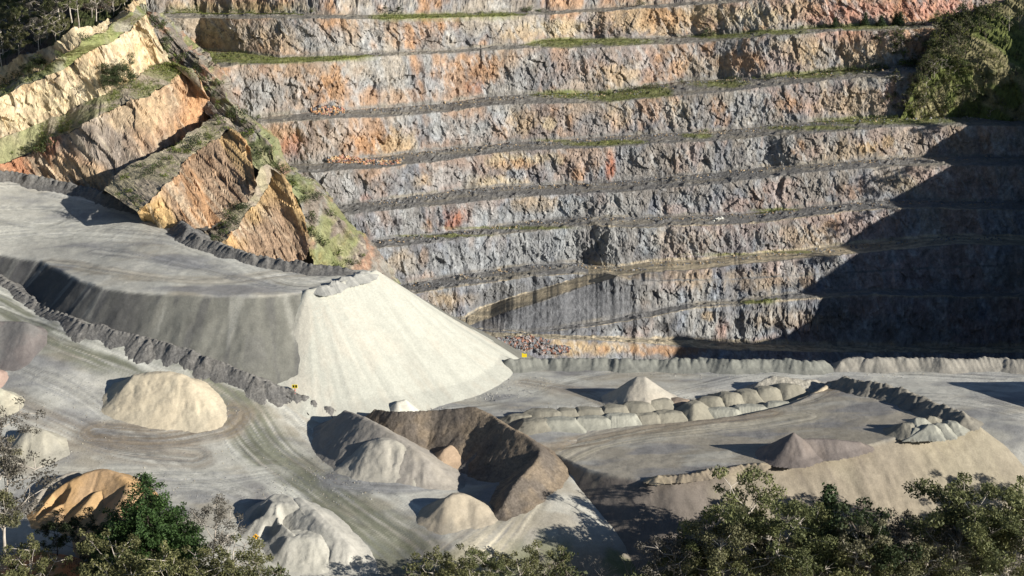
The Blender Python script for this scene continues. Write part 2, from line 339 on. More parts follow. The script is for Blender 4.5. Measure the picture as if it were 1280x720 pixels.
# colour patches on the wall (picture x, y, radii, colour, strength)
PT = [
 (415,110,32,26,ORG,1),(400,40,20,18,ORG,.7),(425,30,25,14,ORG,.7),(520,45,40,20,ORG,.6),(560,30,22,12,ORG,.6),(595,85,30,18,ORG,.9),(590,110,15,10,RED,.4),(505,120,25,14,ORG,.5),
 (470,180,40,22,ORG,1),(500,178,30,20,CREAM,.6),(350,170,25,14,ORG,.6),(365,180,18,14,RED,.5),(640,200,30,12,CREAM,.9),(625,230,40,10,CREAM,.8),(645,205,25,8,ORG,.7),(680,198,25,8,CREAM,.6),
 (722,222,8,20,ORG,.8),(763,212,6,20,RED,.9),(745,215,4,18,ORG,.4),(570,272,20,14,RED,.85),(535,278,9,14,ORG,.8),(668,255,28,10,TAN,.8),(460,218,20,14,ORG,.7),(457,250,8,8,RED,.7),(530,225,14,10,TAN,.7),
 (500,325,26,16,TAN,.7),(530,322,6,12,ORG,.7),(536,345,9,9,ORG,.6),(560,375,40,12,TAN,.6),(560,380,14,24,GOLD,.5),(650,370,40,14,np.array([.6,.57,.48]),1),(560,350,50,6,ORG,.4),(790,345,40,6,TAN,.6),
 (690,155,10,10,CREAM,.8),(713,155,6,20,ORG,.8),(650,155,20,18,TAN,.7),(730,160,30,18,GREY,.7),(560,160,40,20,LGREY,.8),(600,165,25,18,LGREY,.7),(780,145,20,18,TAN,.7),
 (700,35,40,12,CREAM,.8),(650,45,25,10,TAN,.9),(780,25,50,16,TAN,.9),(770,95,30,20,TAN,.8),(665,100,30,22,GREY,.8),(700,90,40,22,GREY,.5),(540,55,22,16,LGREY*.8,.8),(395,50,22,22,LGREY,1),(425,45,12,16,LGREY,.8),
 (320,115,46,30,LGREY*.85,1),(300,45,60,22,WARM*1.1,.7),(340,55,30,14,TAN,.6),(240,35,30,14,WARM,.7),(275,100,10,10,RED,.4),
 (850,25,60,26,TAN,.9),(830,20,25,16,ORG,.6),(890,15,30,14,CREAM,.5),(950,20,60,22,CREAM,.8),(1050,30,60,22,PINK*1.25,.8),(1100,12,50,12,PINK*1.2,.9),(1180,12,50,14,PINK*1.3,1),(900,80,60,16,GOLD,.35),(930,75,25,18,ORG,.6),(1000,60,40,20,TAN,.7),(1080,50,40,14,ORG*.9,.5),
 (1070,70,60,22,TAN,.8),(1040,70,16,20,GREY,.6),(895,135,12,16,ORG,.7),(990,130,34,18,ORG*1.0,.6),(1070,130,60,20,TAN,.7),(940,130,26,22,GREY,.8),(850,140,20,18,CREAM,.5),(1120,120,16,18,PINK,.6),
 (998,185,10,16,ORG,.8),(1085,185,14,8,GOLD,.8),(1110,178,8,8,GOLD,.6),(1060,190,50,16,TAN,.6),(900,200,60,14,GREY,.6),(950,245,22,16,ORG*.8,.5),(890,240,30,14,GREY,.5),(1060,240,20,12,ORG*.7,.5),(1130,230,20,16,CREAM*.8,.6),(1045,280,12,12,ORG*.9,.5),
 (850,300,60,20,WARM,.6),(1000,295,60,16,TAN*.9,.6),(960,300,30,16,GREY*1.2,.5),(860,350,40,18,TAN*.85,.8),(960,350,70,16,TAN*.85,.6),(800,375,30,26,WARM*.75,.5),(990,400,70,14,TAN*.85,.6),(905,415,10,16,PINK*.8,.6),(885,395,8,6,GOLD,.6),
 (760,435,60,10,np.array([.50,.37,.22]),1),(700,432,50,10,np.array([.5,.38,.23]),1),(830,438,50,8,ORG*.95,.9),(755,437,10,5,ORG,.8),(790,438,8,5,ORG,.8),
 (720,380,90,34,DGREY*1.15,1),(650,400,60,22,DGREY*1.2,.9),(790,365,50,20,DGREY*1.2,.7),(620,398,30,14,TAN*.7,.4),(980,180,20,10,DGREY,.6),
 (585,225,14,12,GREY*.5,.3),(430,235,50,30,LGREY,.6),(560,220,30,14,LGREY,.7),(600,330,110,24,LGREY*.95,.7),(700,310,60,22,LGREY*.9,.7),(520,280,20,18,LGREY,.7),(620,270,50,14,LGREY*.85,.6),(700,270,30,12,LGREY*.8,.4),
]
# green patches on the floors
GR = [(250,72,40,10),(300,72,50,8),(350,76,50,5),(400,74,60,4),(440,73,40,3),(700,53,50,7),(760,52,60,5),(560,22,90,6),(500,22,40,6),(620,20,40,5),(290,10,90,8),(700,117,40,6),(760,120,50,7),(810,116,30,8),(900,105,40,5),(1000,93,60,5),(1060,88,40,5),
      (900,45,50,4),(960,40,60,4),(1060,33,80,5),(740,180,40,3),(780,178,30,3),(950,378,25,3),(970,262,30,3),(1100,150,90,6),(1010,160,60,3),(870,170,20,3),(900,318,60,2),(980,315,40,2),(690,176,30,2),(640,285,120,2),(560,295,80,2)]
def wall_colour(px, py, S, Z, face, X, Y, own):
    dip = 0.25*np.sin(S*0.02)
    warm = 0.55*fbm(S*0.035, Z*0.05, 4, 101)+0.45*fbm((S+Z*dip)*0.16, Z*0.05, 4, 105)
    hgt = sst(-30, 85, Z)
    c = np.ones(px.shape+(3,))*GREY
    c = mix(c, LGREY, sst(0.42, 0.66, fbm(S*0.12, Z*0.05, 5, 111)))
    right = sst(600, 900, px)
    c = mix(c, TAN*0.75, sst(0.58, 0.40, warm)*(0.18+0.32*hgt+0.25*right*(1-hgt)))
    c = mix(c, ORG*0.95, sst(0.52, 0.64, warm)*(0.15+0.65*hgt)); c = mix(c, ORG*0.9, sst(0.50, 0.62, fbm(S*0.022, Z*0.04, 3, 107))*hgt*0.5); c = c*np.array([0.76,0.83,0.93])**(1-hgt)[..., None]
    c = mix(c, np.array([0.33,0.25,0.22]), sst(0.5, 0.7, fbm(S*0.05+7, Z*0.08, 4, 113))*0.6*right)
    wob = (fbm(S*0.10, Z*0.12, 4, 121)-0.5)*1.5+(fbm(S*0.5, Z*0.3, 3, 123)-0.5)*0.9
    for (x, y, rx, ry, col, st) in PT:
        r = np.hypot((px-x)/rx, (py-y)/ry); m = sst(1.25, 0.35, r+wob*0.9)*st; c = mix(c, np.asarray(col)*0.86, m*0.8)
    # thin steep veins and dark clefts
    ve = fbm((S+Z*0.6)*0.42, (Z-S*0.2)*0.16, 4, 131); c = mix(c, LGREY*1.15, sst(0.60, 0.72, ve)*0.45)
    ve = fbm((S-Z*0.5)*0.45, (Z+S*0.15)*0.2, 4, 135); c = mix(c, DGREY*1.3, sst(0.62, 0.72, ve)*0.35)
    ox, oy, r1, r2, r3, ed = worley(S*0.35, Z*0.22, 141); c = c*(0.88+0.24*r1)[..., None]
    ox, oy, r1, r2, r3, ed = worley(S*1.0, Z*0.6, 143); c = c*(0.9+0.2*r1)[..., None]
    # floors of the benches: crushed dark gravel, paler where driven
    fl = np.ones(px.shape+(3,))*GRAV
    fl = mix(fl, WARM*0.75, sst(0.45, 0.7, fbm(S*0.06, (Y-X*0.3)*0.3, 4, 151))*0.8)
    fl = mix(fl, WARM*0.8, sst(-30, 90, Z)*0.5)
    road = ((own == ORDER.index('ramp')) & (px < 790)) | ((own == ORDER.index('k2')) & (px > 735)) | (own == 1)
    rc = mix(np.ones(px.shape+(3,))*np.array([0.47,0.40,0.28]), np.array([0.27,0.24,0.18]), sst(0.45, 0.6, fbm(S*0.05, Y*0.8, 3, 153)))
    fl = mix(fl, rc, road*0.95)
    face = np.where((face >= 0.6) & (face < 1), sst(0.72, 0.98, face+0.30*(fbm(S*0.25, Z*0.3, 3, 157)-0.35)), face)
    scr = sst(1.15, 0.75, np.hypot((px-700)/112, (py-384)/36)+wob*0.25)*(py > 335)*face
    sc = mix(np.ones(px.shape+(3,))*DGREY*1.25, GREY*0.8, fbm(S*0.5, Z*0.8, 4, 159)); c = mix(c, sc, scr*0.9)
    c = mix(c, fl, 1-face)
    for (x, y, rx, ry) in GR:
        r = np.hypot((px-x)/rx, (py-y)/ry); m = sst(1.2, 0.5, r+wob*0.5); m = m*(0.35+0.65*(1-face))
        c = mix(c, mix(GREEN, np.array([0.24,0.23,0.09]), fbm(S*0.3, Y*0.5, 3, 155)), m*0.85)
    return c
def interp_line(L, xs):
    A = np.array(L, float); return [np.interp(xs, A[:, 0], A[:, k]) for k in (1, 2, 3)]
WALLPTS = {}
def build_wall():
    xs = np.arange(130, 1540, 1.15); nc = len(xs)
    jag = lambda seed, amp: (fbm(xs*0.05, xs*0+seed, 4, seed)-0.5)*2*amp
    rows_px, rows_py, rows_P, rows_face, rows_w, owner = [], [], [], [], [], []
    def add(P, py, face, wgt, own): rows_P.append(P); rows_py.append(py); rows_face.append(np.full(nc, face)); rows_w.append(np.full(nc, wgt)); owner.append(own)
    prev = None
    for li, nm in enumerate(ORDER):
        yc, yt, z = interp_line(LV[nm], xs)
        yc = yc+jag(10+li, 1.1); yt = np.minimum(yt+jag(30+li, 0.35), yc)
        if nm in ('ramp', 'k2', 'k3', 'k4', 'k5', 'k6'):
            ww = sst(1.0, 4.0, yc-yt); ex = 0.8 if nm in ('k2', 'ramp') else 0.0; yc = yc+(1.8+ex)*ww; yt = yt-(2.0+ex)*ww
        if prev is None: C = at_d(xs, yc, np.interp(xs, [100, 400, 640, 900, 1280, 1560], [508, 514, 530, 553, 572, 575]))
        else:
            Tp, ytp = prev; set_ = 3.2+0*xs
            if nm == 'ramp': set_ = set_+9*sst(575, 620, xs)*sst(800, 720, xs)
            if nm == 'k0': set_ = set_*0+5
            if nm in ('k9', 'brow', 'hill'): set_ = set_*0+{'k9': 8, 'brow': 45, 'hill': 110}[nm]
            Yw = Tp[:, 1]+set_
            if nm not in ('k0', 'k1', 'ramp'):
                kw = {'k2': 241, 'k8': 181}.get(nm, 51); Yw = np.maximum(np.convolve(np.pad(Yw, kw//2, 'edge'), np.ones(kw)/kw, 'valid'), Tp[:, 1]+1.2)
            C = at_d(xs, yc, Yw)
            if nm not in ('pit', 'k0', 'k1', 'ramp'):
                k_ = 61; zs = np.convolve(np.pad(C[:, 2], k_//2, 'edge'), np.ones(k_)/k_, 'valid'); C = at_z(xs, yc, 0.7*C[:, 2]+0.3*zs); C[:, 1] = np.maximum(C[:, 1], Tp[:, 1]+0.8)
        T = at_z(xs, yt, C[:, 2]); T[:, 1] = np.maximum(T[:, 1], C[:, 1]+0.05)
        if nm not in ('hill', 'brow'): print(nm, [int(round(float(v))) for v in np.interp([200,400,600,800,1000,1200], xs, C[:, 2])], [int(round(float(v))) for v in np.interp([200,400,600,800,1000,1200], xs, T[:, 1])])
        if prev is not None:
            nf = 34 if nm not in ('k9', 'brow', 'hill') else 14
            if nm in ('k1', 'ramp'): nf = 22
            for i in range(1, nf):
                t = i/nf
                # foot of rubble, then steep
                ty = t**0.8 if nm != 'k0' else t
                P = Tp*(1-t)+C*t
                P[:, 1] = Tp[:, 1]*(1-ty)+C[:, 1]*ty
                add(P, ytp*(1-t)+yc*t, min(1.0, 0.6+t*3.0), 0.35+0.6*math.sin(math.pi*min(1, t*1.05)), li-1)
        add(C, yc, 0.75, 0.38, li-1 if prev is not None else 0)
        nfl = 9
        for i in range(1, nfl):
            t = i/nfl; P = C*(1-t)+T*t
            add(P, yc*(1-t)+yt*t, 0.0, 0.36, li)
        add(T, yt, 0.5, 0.35, li)
        prev = (T, yt)
    P = np.array(rows_P); PY = np.array(rows_py); FACE = np.array(rows_face); W = np.array(rows_w); PX = np.broadcast_to(xs, PY.shape)
    # arc length along the wall and outward normal
    mid = P[len(P)//2]; d = np.gradient(mid[:, :2], axis=0); ds = np.hypot(d[:, 0], d[:, 1])
    k = 41; ker = np.ones(k)/k; dsm = np.stack([np.convolve(np.pad(d[:, j], k//2, 'edge'), ker, 'valid') for j in (0, 1)], 1)
    nrm = np.stack([dsm[:, 1], -dsm[:, 0]], 1); nrm /= np.linalg.norm(nrm, axis=1)[:, None]
    S = np.broadcast_to(np.cumsum(ds), PY.shape); Z = P[..., 2]; X = P[..., 0]; Y = P[..., 1]
    disp = (fbm(S*0.07, Z*0.09, 3, 201)-0.5)*3.4
    g = fbm((S+Z*0.2)*0.16, Z*0.035, 3, 203); disp += -1.0*sst(0.60, 0.74, g)          # clefts
    a, b = S+Z*0.22, Z-S*0.05
    a = a+4*(fbm(S*0.03, Z*0.05, 2, 230)-0.5)*Z*0.03; ox, oy, r1, r2, r3, ed = worley(a*0.17, b*0.15, 211); disp += (r1-0.5)*1.2+ox*(r2-0.5)*2.4+oy*(r3-0.5)*2.4
    ox, oy, r1, r2, r3, ed = worley(a*0.5, b*0.42, 213); disp += (r1-0.5)*0.9+ox*(r2-0.5)*1.7+oy*(r3-0.5)*1.7
    ox, oy, r1, r2, r3, ed = worley(a*1.3+3, b*1.1, 215); disp += (r1-0.5)*0.45+ox*(r2-0.5)*0.7+oy*(r3-0.5)*0.6
    # the big dark clefts the wall shows
    for (cx, cy, rx, ry, dep) in [(752,306,7,20,2.2),(760,275,4,12,1.4),(975,232,5,16,2.2),(975,262,6,10,2),(570,120,4,10,2.0),(862,345,4,16,1.5),(1048,65,4,14,2.0),(1100,60,5,12,2.0),(578,230,5,6,0.8)]:
        r = np.hypot((PX-(cx-(PY-cy)*0.35))/rx, (PY-cy)/ry); disp -= dep*sst(1.1, 0.4, r)
    scree = np.clip(sst(1.1, 0.6, np.hypot((PX-700)/110, (PY-385)/36)), 0, 1)*(PY > 340)
    disp = 0.85*disp*(1-0.8*scree)
    OW = np.array(owner)[:, None]+0*PX; rd_ = ((OW == 3) & (PX < 790)) | ((OW == 4) & (PX > 735)); disp = np.where((OW == 0), disp*0.35, disp)
    Pn = P.copy(); Wd = W*disp
    Pn[..., 0] += nrm[:, 0]*Wd; Pn[..., 1] += nrm[:, 1]*Wd
    rough = fbm(X*0.8, Y*0.8, 3, 221)-0.5
    Pn[..., 2] += np.where(FACE < 0.55, rough*0.3*(1-0.8*rd_)+0.6*sst(0.55, 0.8, fbm(S*0.2, Y*0.3, 3, 223))*(FACE < 0.3)*(1-rd_*1.0), (fbm(S*0.7, Z*0.7, 2, 225)-0.5)*0.5*(FACE >= 0.6))
    c = wall_colour(PX, PY, S, Z, FACE, X, Y, np.array(owner)[:, None]+0*PX)
    return xs, Pn, c, np.array(owner), PX, PY, FACE
WX, WP, WC, WOWN, WPX, WPY, WFACE = build_wall()
TL = ['pit floor in shade below the tan bank at the foot of the terraced wall','lowest terrace, tan bank and base road beside the yard berm','second lowest terrace with blotchy grey rock above the base road','dark grey scree slope under the descending haul ramp','terrace under the long tan haul road crossing the wall',
      'grey rock terrace just above the tan haul road','light grey terrace with a red orange streaked patch','terrace with cream bands and one rusty red column','terrace of grey and orange rock at mid wall height','orange and grey terrace above the red rubble heap',
      'upper terrace with a bright green grassy ledge','topmost tan and pink terrace with shrubs','brow of the wall above the topmost terrace','hilltop behind the terraced wall']
for own in range(len(ORDER)):
    idx = np.where(WOWN == own)[0]; a, b = idx[0], idx[-1]
    if own < len(ORDER)-1: b += 1
    sub = WP[a:b+1]; nr, nc = sub.shape[:2]
    o = mesh_np('terrace' if own not in (0, 13) else ('pit_floor' if own == 0 else 'hilltop'), sub.reshape(-1, 3), grid_faces(nr, nc), M_ROCK, WC[a:b+1].reshape(-1, 3), smooth=False)
    tag(o, TL[own], kind='structure', group='terraces of the quarry wall' if own not in (0, 13) else None)

def wall_point(px, py, floor_only=False):
    """a point of the built wall whose undisplaced place shows at (px, py)"""
    j = int(np.clip(np.searchsorted(WX, px), 0, len(WX)-1)); col = np.abs(WPY[:, j]-py)+(WFACE[:, j] > 0.4)*(6 if floor_only else 0)
    return WP[int(np.argmin(col)), j]

# ------------------------------------------------------------------ the side wall (spur) at the left: matched lines, back and up from the plateau
def patch(name, lines, rows, amp, colf, label, face, nc=420, mat=None, seed=300, smooth=False, kind='structure'):
    """loft through 3D lines (all with the same number of control points); rows = rows between neighbours; face = 1 on rock faces, 0 on ledges"""
    L = []
    for l in lines:
        q = smooth_line(l, nc); q2 = q.copy(); q2[:, 2] += (fbm(q[:, 0]*0.10, q[:, 1]*0.10, 4, 901)-0.5)*3.6; q2[:, 0] += (fbm(q[:, 0]*0.12, q[:, 1]*0.12, 4, 902)-0.5)*5; q2[:, 1] += (fbm(q[:, 0]*0.12, q[:, 1]*0.12, 4, 903)-0.5)*4; L.append(q2); P = []; F = []
    for i in range(len(L)-1):
        for r in range(rows[i]+(i == len(L)-2)):
            t = r/rows[i]; P.append(L[i]*(1-t)+L[i+1]*t); F.append(np.full(nc, face[i], float))
    P = np.array(P); F = np.array(F)
    d = np.gradient(P, axis=1); u = np.gradient(P, axis=0); n = np.cross(d, u); n /= np.linalg.norm(n, axis=2)[..., None]+1e-9
    n[n[..., 1] > 0] *= 1                                    # keep orientation of the loft
    view = P-np.array([0, 0, CAM_H]); n *= -np.sign((n*view).sum(-1))[..., None]
    S = P[..., 0]*0.75+P[..., 1]*0.66+0.25*(P[..., 0]*0.66-P[..., 1]*0.75); Z = P[..., 2]
    ox, oy, r1, r2, r3, ed = worley((S+Z*0.5)*0.22, (Z-S*0.1)*0.12, seed); dd = (r1-0.5)*1.8+ox*(r2-0.5)*4+oy*(r3-0.5)*2
    ox, oy, r1, r2, r3, ed = worley((S+Z*0.4)*0.6, Z*0.34, seed+1); dd += (r1-0.5)*0.9+ox*(r2-0.5)*2.0
    dd += (fbm(S*0.08, Z*0.05, 3, seed+2)-0.5)*2
    edge = np.minimum(1, np.minimum(np.arange(nc), nc-1-np.arange(nc))/12.0)
    Fs = F*1.0
    P2 = P+n*(dd*amp*(0.3+0.7*Fs)*edge[None, :])[..., None]
    P2[..., 2] += (fbm(P[..., 0]*0.7, P[..., 1]*0.7, 3, seed+3)-0.5)*0.5
    c = colf(P2, S, Z, F)
    o = mesh_np(name, P2.reshape(-1, 3), grid_faces(P2.shape[0], nc), mat or M_ROCK, c.reshape(-1, 3), smooth=smooth)
    tag(o, label, kind=kind)
    return P2
def grassy(c, m, S, Y, seed):
    g = mix(np.array([0.15,0.22,0.045]), np.array([0.28,0.27,0.12]), fbm(S*0.2, Y*0.25, 4, seed)); return mix(c, g, m)
def speck(c, S, Z, seed):
    ox, oy, r1, r2, r3, ed = worley(S*0.8, Z*0.5, seed); c = c*(0.86+0.28*r1)[..., None]
    v = fbm((S+Z*0.5)*0.5, Z*0.08, 4, seed+1); c = mix(c, np.array([.62,.55,.42]), sst(0.60, 0.70, v)*0.4)
    v = fbm((S-Z*0.3)*0.5, Z*0.1, 4, seed+3); return mix(c, np.array([.16,.12,.09]), sst(0.61, 0.70, v)*0.4)
def col_orange(P, S, Z, F):
    px = 640+P[..., 0]/(P[..., 1]*np.cos(PITCH)+(CAM_H-Z)*np.sin(PITCH))*FPX
    c = np.ones(Z.shape+(3,))*np.array([0.36,0.25,0.165])
    c = mix(c, np.array([0.26,0.23,0.20]), sst(0.42, 0.62, fbm(S*0.06, Z*0.05, 4, 411))*0.9)
    c = mix(c, TAN, sst(0.5, 0.7, fbm(S*0.05+5, Z*0.1, 4, 413))*0.7)
    c = mix(c, RED, sst(0.6, 0.75, fbm(S*0.1+9, Z*0.1, 4, 415))*0.5)
    c = mix(c, ORG*1.1, sst(205, 235, px+20*(fbm(S*0.1, Z*0.1, 3, 417)-0.5))*0.8)
    c = speck(c, S, Z, 420)
    led = np.ones(Z.shape+(3,))*np.array([0.36,0.31,0.24])*(0.75+0.5*fbm(P[..., 0]*0.4, P[..., 1]*0.4, 3, 475))[..., None]; led = grassy(led, sst(0.38, 0.6, fbm(S*0.12, P[..., 1]*0.12, 4, 431))*0.55, S, P[..., 1], 433)
    return mix(c, led, 1-F)
def col_cream(P, S, Z, F):
    c = np.ones(Z.shape+(3,))*CREAM
    c = mix(c, np.array([0.50,0.36,0.20]), sst(0.5, 0.68, fbm(S*0.09, Z*0.12, 4, 441))*0.7)
    c = mix(c, np.array([0.42,0.30,0.20]), sst(0.5, 0.66, fbm(S*0.05+4, Z*0.3, 4, 443))*sst(0.7, 0, F*0)*0.4)
    c = speck(c, S, Z, 445)
    led = np.ones(Z.shape+(3,))*np.array([0.30,0.285,0.23]); led = grassy(led, sst(0.4, 0.6, fbm(S*0.1, P[..., 1]*0.1, 4, 447))*0.85, S, P[..., 1], 449)
    return mix(c, led, 1-F)
def col_gold(P, S, Z, F):
    c = np.ones(Z.shape+(3,))*np.array([0.35,0.25,0.17])
    c = mix(c, GOLD, sst(0.40, 0.60, fbm(S*0.07, Z*0.06, 4, 461))*0.9)
    c = mix(c, np.array([0.30,0.28,0.24]), sst(0.55, 0.7, fbm(S*0.09+3, Z*0.05, 4, 463))*0.7)
    c = mix(c, ORG, sst(0.55, 0.7, fbm(S*0.12+8, Z*0.1, 4, 465))*0.7)
    c = speck(c, S, Z, 467)
    led = np.ones(Z.shape+(3,))*np.array([0.36,0.31,0.24])*(0.75+0.5*fbm(P[..., 0]*0.4, P[..., 1]*0.4, 3, 475))[..., None]; led = grassy(led, sst(0.4, 0.6, fbm(S*0.12, P[..., 1]*0.12, 4, 469))*0.22, S, P[..., 1], 471)
    return mix(c, led, 1-F)
A_ = lambda L: np.array([at_d(x, y, d) for x, y, d in L])
Z_ = lambda L: np.array([at_z(x, y, z) for x, y, z in L])
# O : orange face.  toe (by distance), crest (by level)
O_toe = A_([(-120,262,548),(-40,244,540),(0,236,535),(45,246,532),(90,252,530),(125,246,529),(152,216,533),(185,198,541),(215,184,556),(240,170,573),(262,152,588),(272,146,600)])
O_crs = Z_([(-120,262,38),(-40,228,41),(0,207,43.5),(40,189,47),(80,165,54),(112,153,58),(150,132,62),(188,118,64.5),(217,98,65.8),(236,86,67.5),(248,92,67),(258,112,62)])
C_toe = Z_([(-120,232,44.0),(-40,195,47.0),(0,172,52.0),(40,158,54.5),(82,143,58.0),(118,124,63.0),(140,110,66.0),(165,96,68.0),(188,82,69.5),(201,80,70.0),(212,76,71.0),(222,84,68.5)])
C_crs = np.array([at_d(x, y, C_toe[i][1]+g) for i, (x, y, g) in enumerate([(-120,180,3),(-40,142,3),(0,122,4),(34,104,4),(78,88,4),(107,68,5),(129,53,5),(153,44,5),(168,32,4),(178,20,4),(186,24,6),(196,52,8)])])
U_toe = np.array([at_z(x, y, C_crs[i][2]+g) for i, (x, y, g) in enumerate([(-120,164,1),(-40,124,1),(0,104,1.2),(30,97,1),(60,82,1.5),(80,66,1.8),(97,53,2.2),(120,42,2.5),(145,30,2.5),(160,16,3),(175,8,3),(180,4,3)])])
U_crs = np.array([at_d(x, y, U_toe[i][1]+g) for i, (x, y, g) in enumerate([(-120,140,2),(-40,100,3),(0,81,3),(28,71,3),(54,61,3),(76,50,3),(95,36,4),(118,32,6),(142,22,8),(158,8,8),(174,0,8),(180,-6,8)])])
H_top = np.array([at_d(x, y, U_crs[i][1]+130) for i, (x, y) in enumerate([(-160,55),(-60,20),(0,0),(30,-8),(60,-16),(80,-22),(100,-28),(120,-32),(145,-36),(165,-40),(180,-44),(190,-46)])])
patch('side_wall', [O_toe, O_crs], [34], 0.6, col_orange, 'orange and grey side face rising from the haul plateau to a pointed nose', [1], seed=310)
patch('side_ledge', [O_crs, C_toe], [14], 0.4, lambda P, S, Z, F: col_orange(P, S, Z, F*0), 'bright green grassy ledge between the cream face and the orange face', [0], seed=320)
patch('side_wall', [C_toe, C_crs], [30], 0.7, col_cream, 'pale cream face under the forest with a rounded nose', [1], seed=330)
patch('side_ledge', [C_crs, U_toe], [10], 0.35, lambda P, S, Z, F: col_cream(P, S, Z, F*0), 'narrow scrubby ledge above the pale cream face', [0], seed=340)
patch('side_wall', [U_toe, U_crs], [14], 0.5, col_cream, 'small cream cutting at the edge of the forest', [1], seed=350)
HILL = patch('forest_floor', [U_crs, H_top], [30], 1.0, lambda P, S, Z, F: mix(np.ones(Z.shape+(3,))*np.array([0.14,0.10,0.075]), np.array([0.07,0.085,0.03]), sst(0.4, 0.6, fbm(S*0.1, P[..., 1]*0.1, 4, 351))), 'leaf strewn forest floor above the cream cutting', [0.3], seed=352)
# bench between orange face and the gold nose, then the gold nose and the lower nose
P_crs = Z_([(170,262,40.5),(190,250,42.3),(204,238,43.7),(217,222,45.5),(230,206,47),(242,192,48.2),(254,184,49.2),(266,178,50.4),(278,168,51.6),(288,160,53.5),(300,168,52),(308,184,49)])
PB = np.array([O_toe[0]*0+p for p in Z_([(130,236,43.5),(142,225,44.5),(150,216,45.5),(168,207,47),(186,198,48.2),(202,190,49.5),(218,182,50.6),(234,173,51.8),(248,163,53),(260,152,54),(272,146,54.8),(284,150,53.2)])])
PB[:, 1] += 2.0
patch('side_ledge', [P_crs, PB, resample(O_toe[5:], 12)-np.array([0, 0, 1.0])], [16, 8], 0.4, lambda P, S, Z, F: col_gold(P, S, Z, F*0), 'scrubby grey ledge below the orange side face', [0, 0], seed=360)
P_toe = Z_([(175,285,30),(195,290,31),(215,292,32),(235,291,33),(252,286,33.5),(264,280,34),(276,275,34.5),(288,268,35),(298,260,36),(306,252,37.5),(316,240,40),(322,222,43.5)])
patch('side_wall', [P_toe, P_crs], [32], 0.5, col_gold, 'gold and orange rock nose behind the plateau berm', [1], seed=370)
Q_crs = Z_([(262,312,29.5),(276,302,31.0),(287,292,32.5),(298,278,34.0),(306,267,35.0),(318,257,36.0),(330,247,37.0),(338,228,40.0),(345,216,42.5),(352,222,41.5),(360,236,38.5),(366,250,36.0)])
QB = Z_([(250,292,30.3),(262,284,31.8),(272,279,33.0),(284,272,34.3),(294,264,35.3),(302,256,36.5),(311,246,38.3),(318,232,40.8),(326,214,44.3),(334,206,45.8),(344,214,43.3),(354,230,39.8)])
patch('side_ledge', [Q_crs, QB], [12], 0.4, lambda P, S, Z, F: col_gold(P, S, Z, F*0), 'rubble strewn ledge between the two gold noses', [0], seed=380)
Q_toe = Z_([(262,340,22),(280,345,21),(300,348,20),(320,350,19.5),(340,350,19.5),(356,348,20),(368,343,20.5),(376,335,21.5),(383,322,23.5),(386,305,27),(384,288,30),(378,270,33)])
patch('side_wall', [Q_toe, Q_crs], [30], 0.5, lambda P, S, Z, F: mix(col_gold(P, S, Z, F), GOLD*1.0, sst(0.35, 0.6, fbm(S*0.06+2, Z*0.08, 3, 391))*0.7), 'lower yellow rock nose above the plateau berm', [1], seed=390)
# the gully where side wall meets main wall
GY_L = Z_([(176,10,83),(190,40,77),(202,66,70),(222,88,65),(246,108,60.5),(262,140,53),(282,160,50),(300,178,46.5),(322,210,40),(352,230,36.5),(372,260,29),(382,300,20),(392,340,11),(400,370,4)])
GY_R = Z_([(192,18,81.5),(208,34,78),(232,60,72),(254,84,67),(275,108,61),(296,142,54),(318,158,50.5),(340,184,45),(358,212,38.5),(392,238,31.5),(418,268,24),(446,296,16),(470,326,8.5),(492,356,1)])
GY_R2 = np.array([wall_point(a, b)+np.array([0, 2.0, 0]) for a, b in [(205,18),(222,34),(248,60),(268,84),(288,108),(306,142),(330,158),(350,184),(370,212),(402,238),(428,268),(456,296),(480,326),(500,356)]])
def col_gully(P, S, Z, F):
    c = np.ones(Z.shape+(3,))*np.array([0.22,0.19,0.16]); c = mix(c, np.array([.36,.22,.15]), sst(.5, .66, fbm(P[..., 0]*.15, Z*.15, 4, 401))*.8)
    c = mix(c, np.array([.26,.255,.23]), sst(.52, .6, fbm(P[..., 0]*.5, Z*.05, 3, 403))*.7)
    c = speck(c, S, Z, 405)
    return grassy(c, sst(0.50, 0.62, fbm(P[..., 0]*0.12, Z*0.14, 4, 407))*0.6, S, P[..., 1], 409)
patch('gully_slope', [GY_L, GY_R, GY_R2], [40, 14], 0.9, col_gully, 'overgrown rubble gully where the side wall meets the main wall', [0.6, 0.6], nc=520, seed=400)

# ------------------------------------------------------------------ vegetated slope upper right and the hill outside the frame that shades the wall
VB = A_([(1120,152,685),(1150,156,688),(1180,160,689),(1215,166,689),(1255,172,687),(1310,178,685),(1400,186,683),(1500,192,683)])
VM = A_([(1142,96,689),(1162,84,692),(1184,80,693),(1215,82,691),(1255,88,689),(1310,92,687),(1400,90,687),(1500,84,687)])
VT = A_([(1168,30,721),(1186,22,723),(1206,16,723),(1235,6,723),(1262,-4,723),(1310,-16,725),(1400,-30,730),(1500,-44,735)])
VB[:, 1] -= 3; VM[:, 1] -= 4
VEG = patch('bushy_slope', [VB, VM, VT], [30, 30], 1.0, lambda P, S, Z, F: mix(np.ones(Z.shape+(3,))*np.array([0.12,0.14,0.045]), np.array([0.22,0.20,0.11]), sst(0.45, 0.62, fbm(S*0.12, Z*0.12, 4, 501))), 'green scrub covered slope at the right end of the terraces', [0.5, 0.5], nc=300, seed=500)
EDGE = [(1232,64),(1190,120),(1160,165),(1125,192),(1122,222),(1075,245),(1035,292),(990,345),(1015,378),(985,412),(930,428),(885,434),(845,408)]
HC = [(425, 6)]
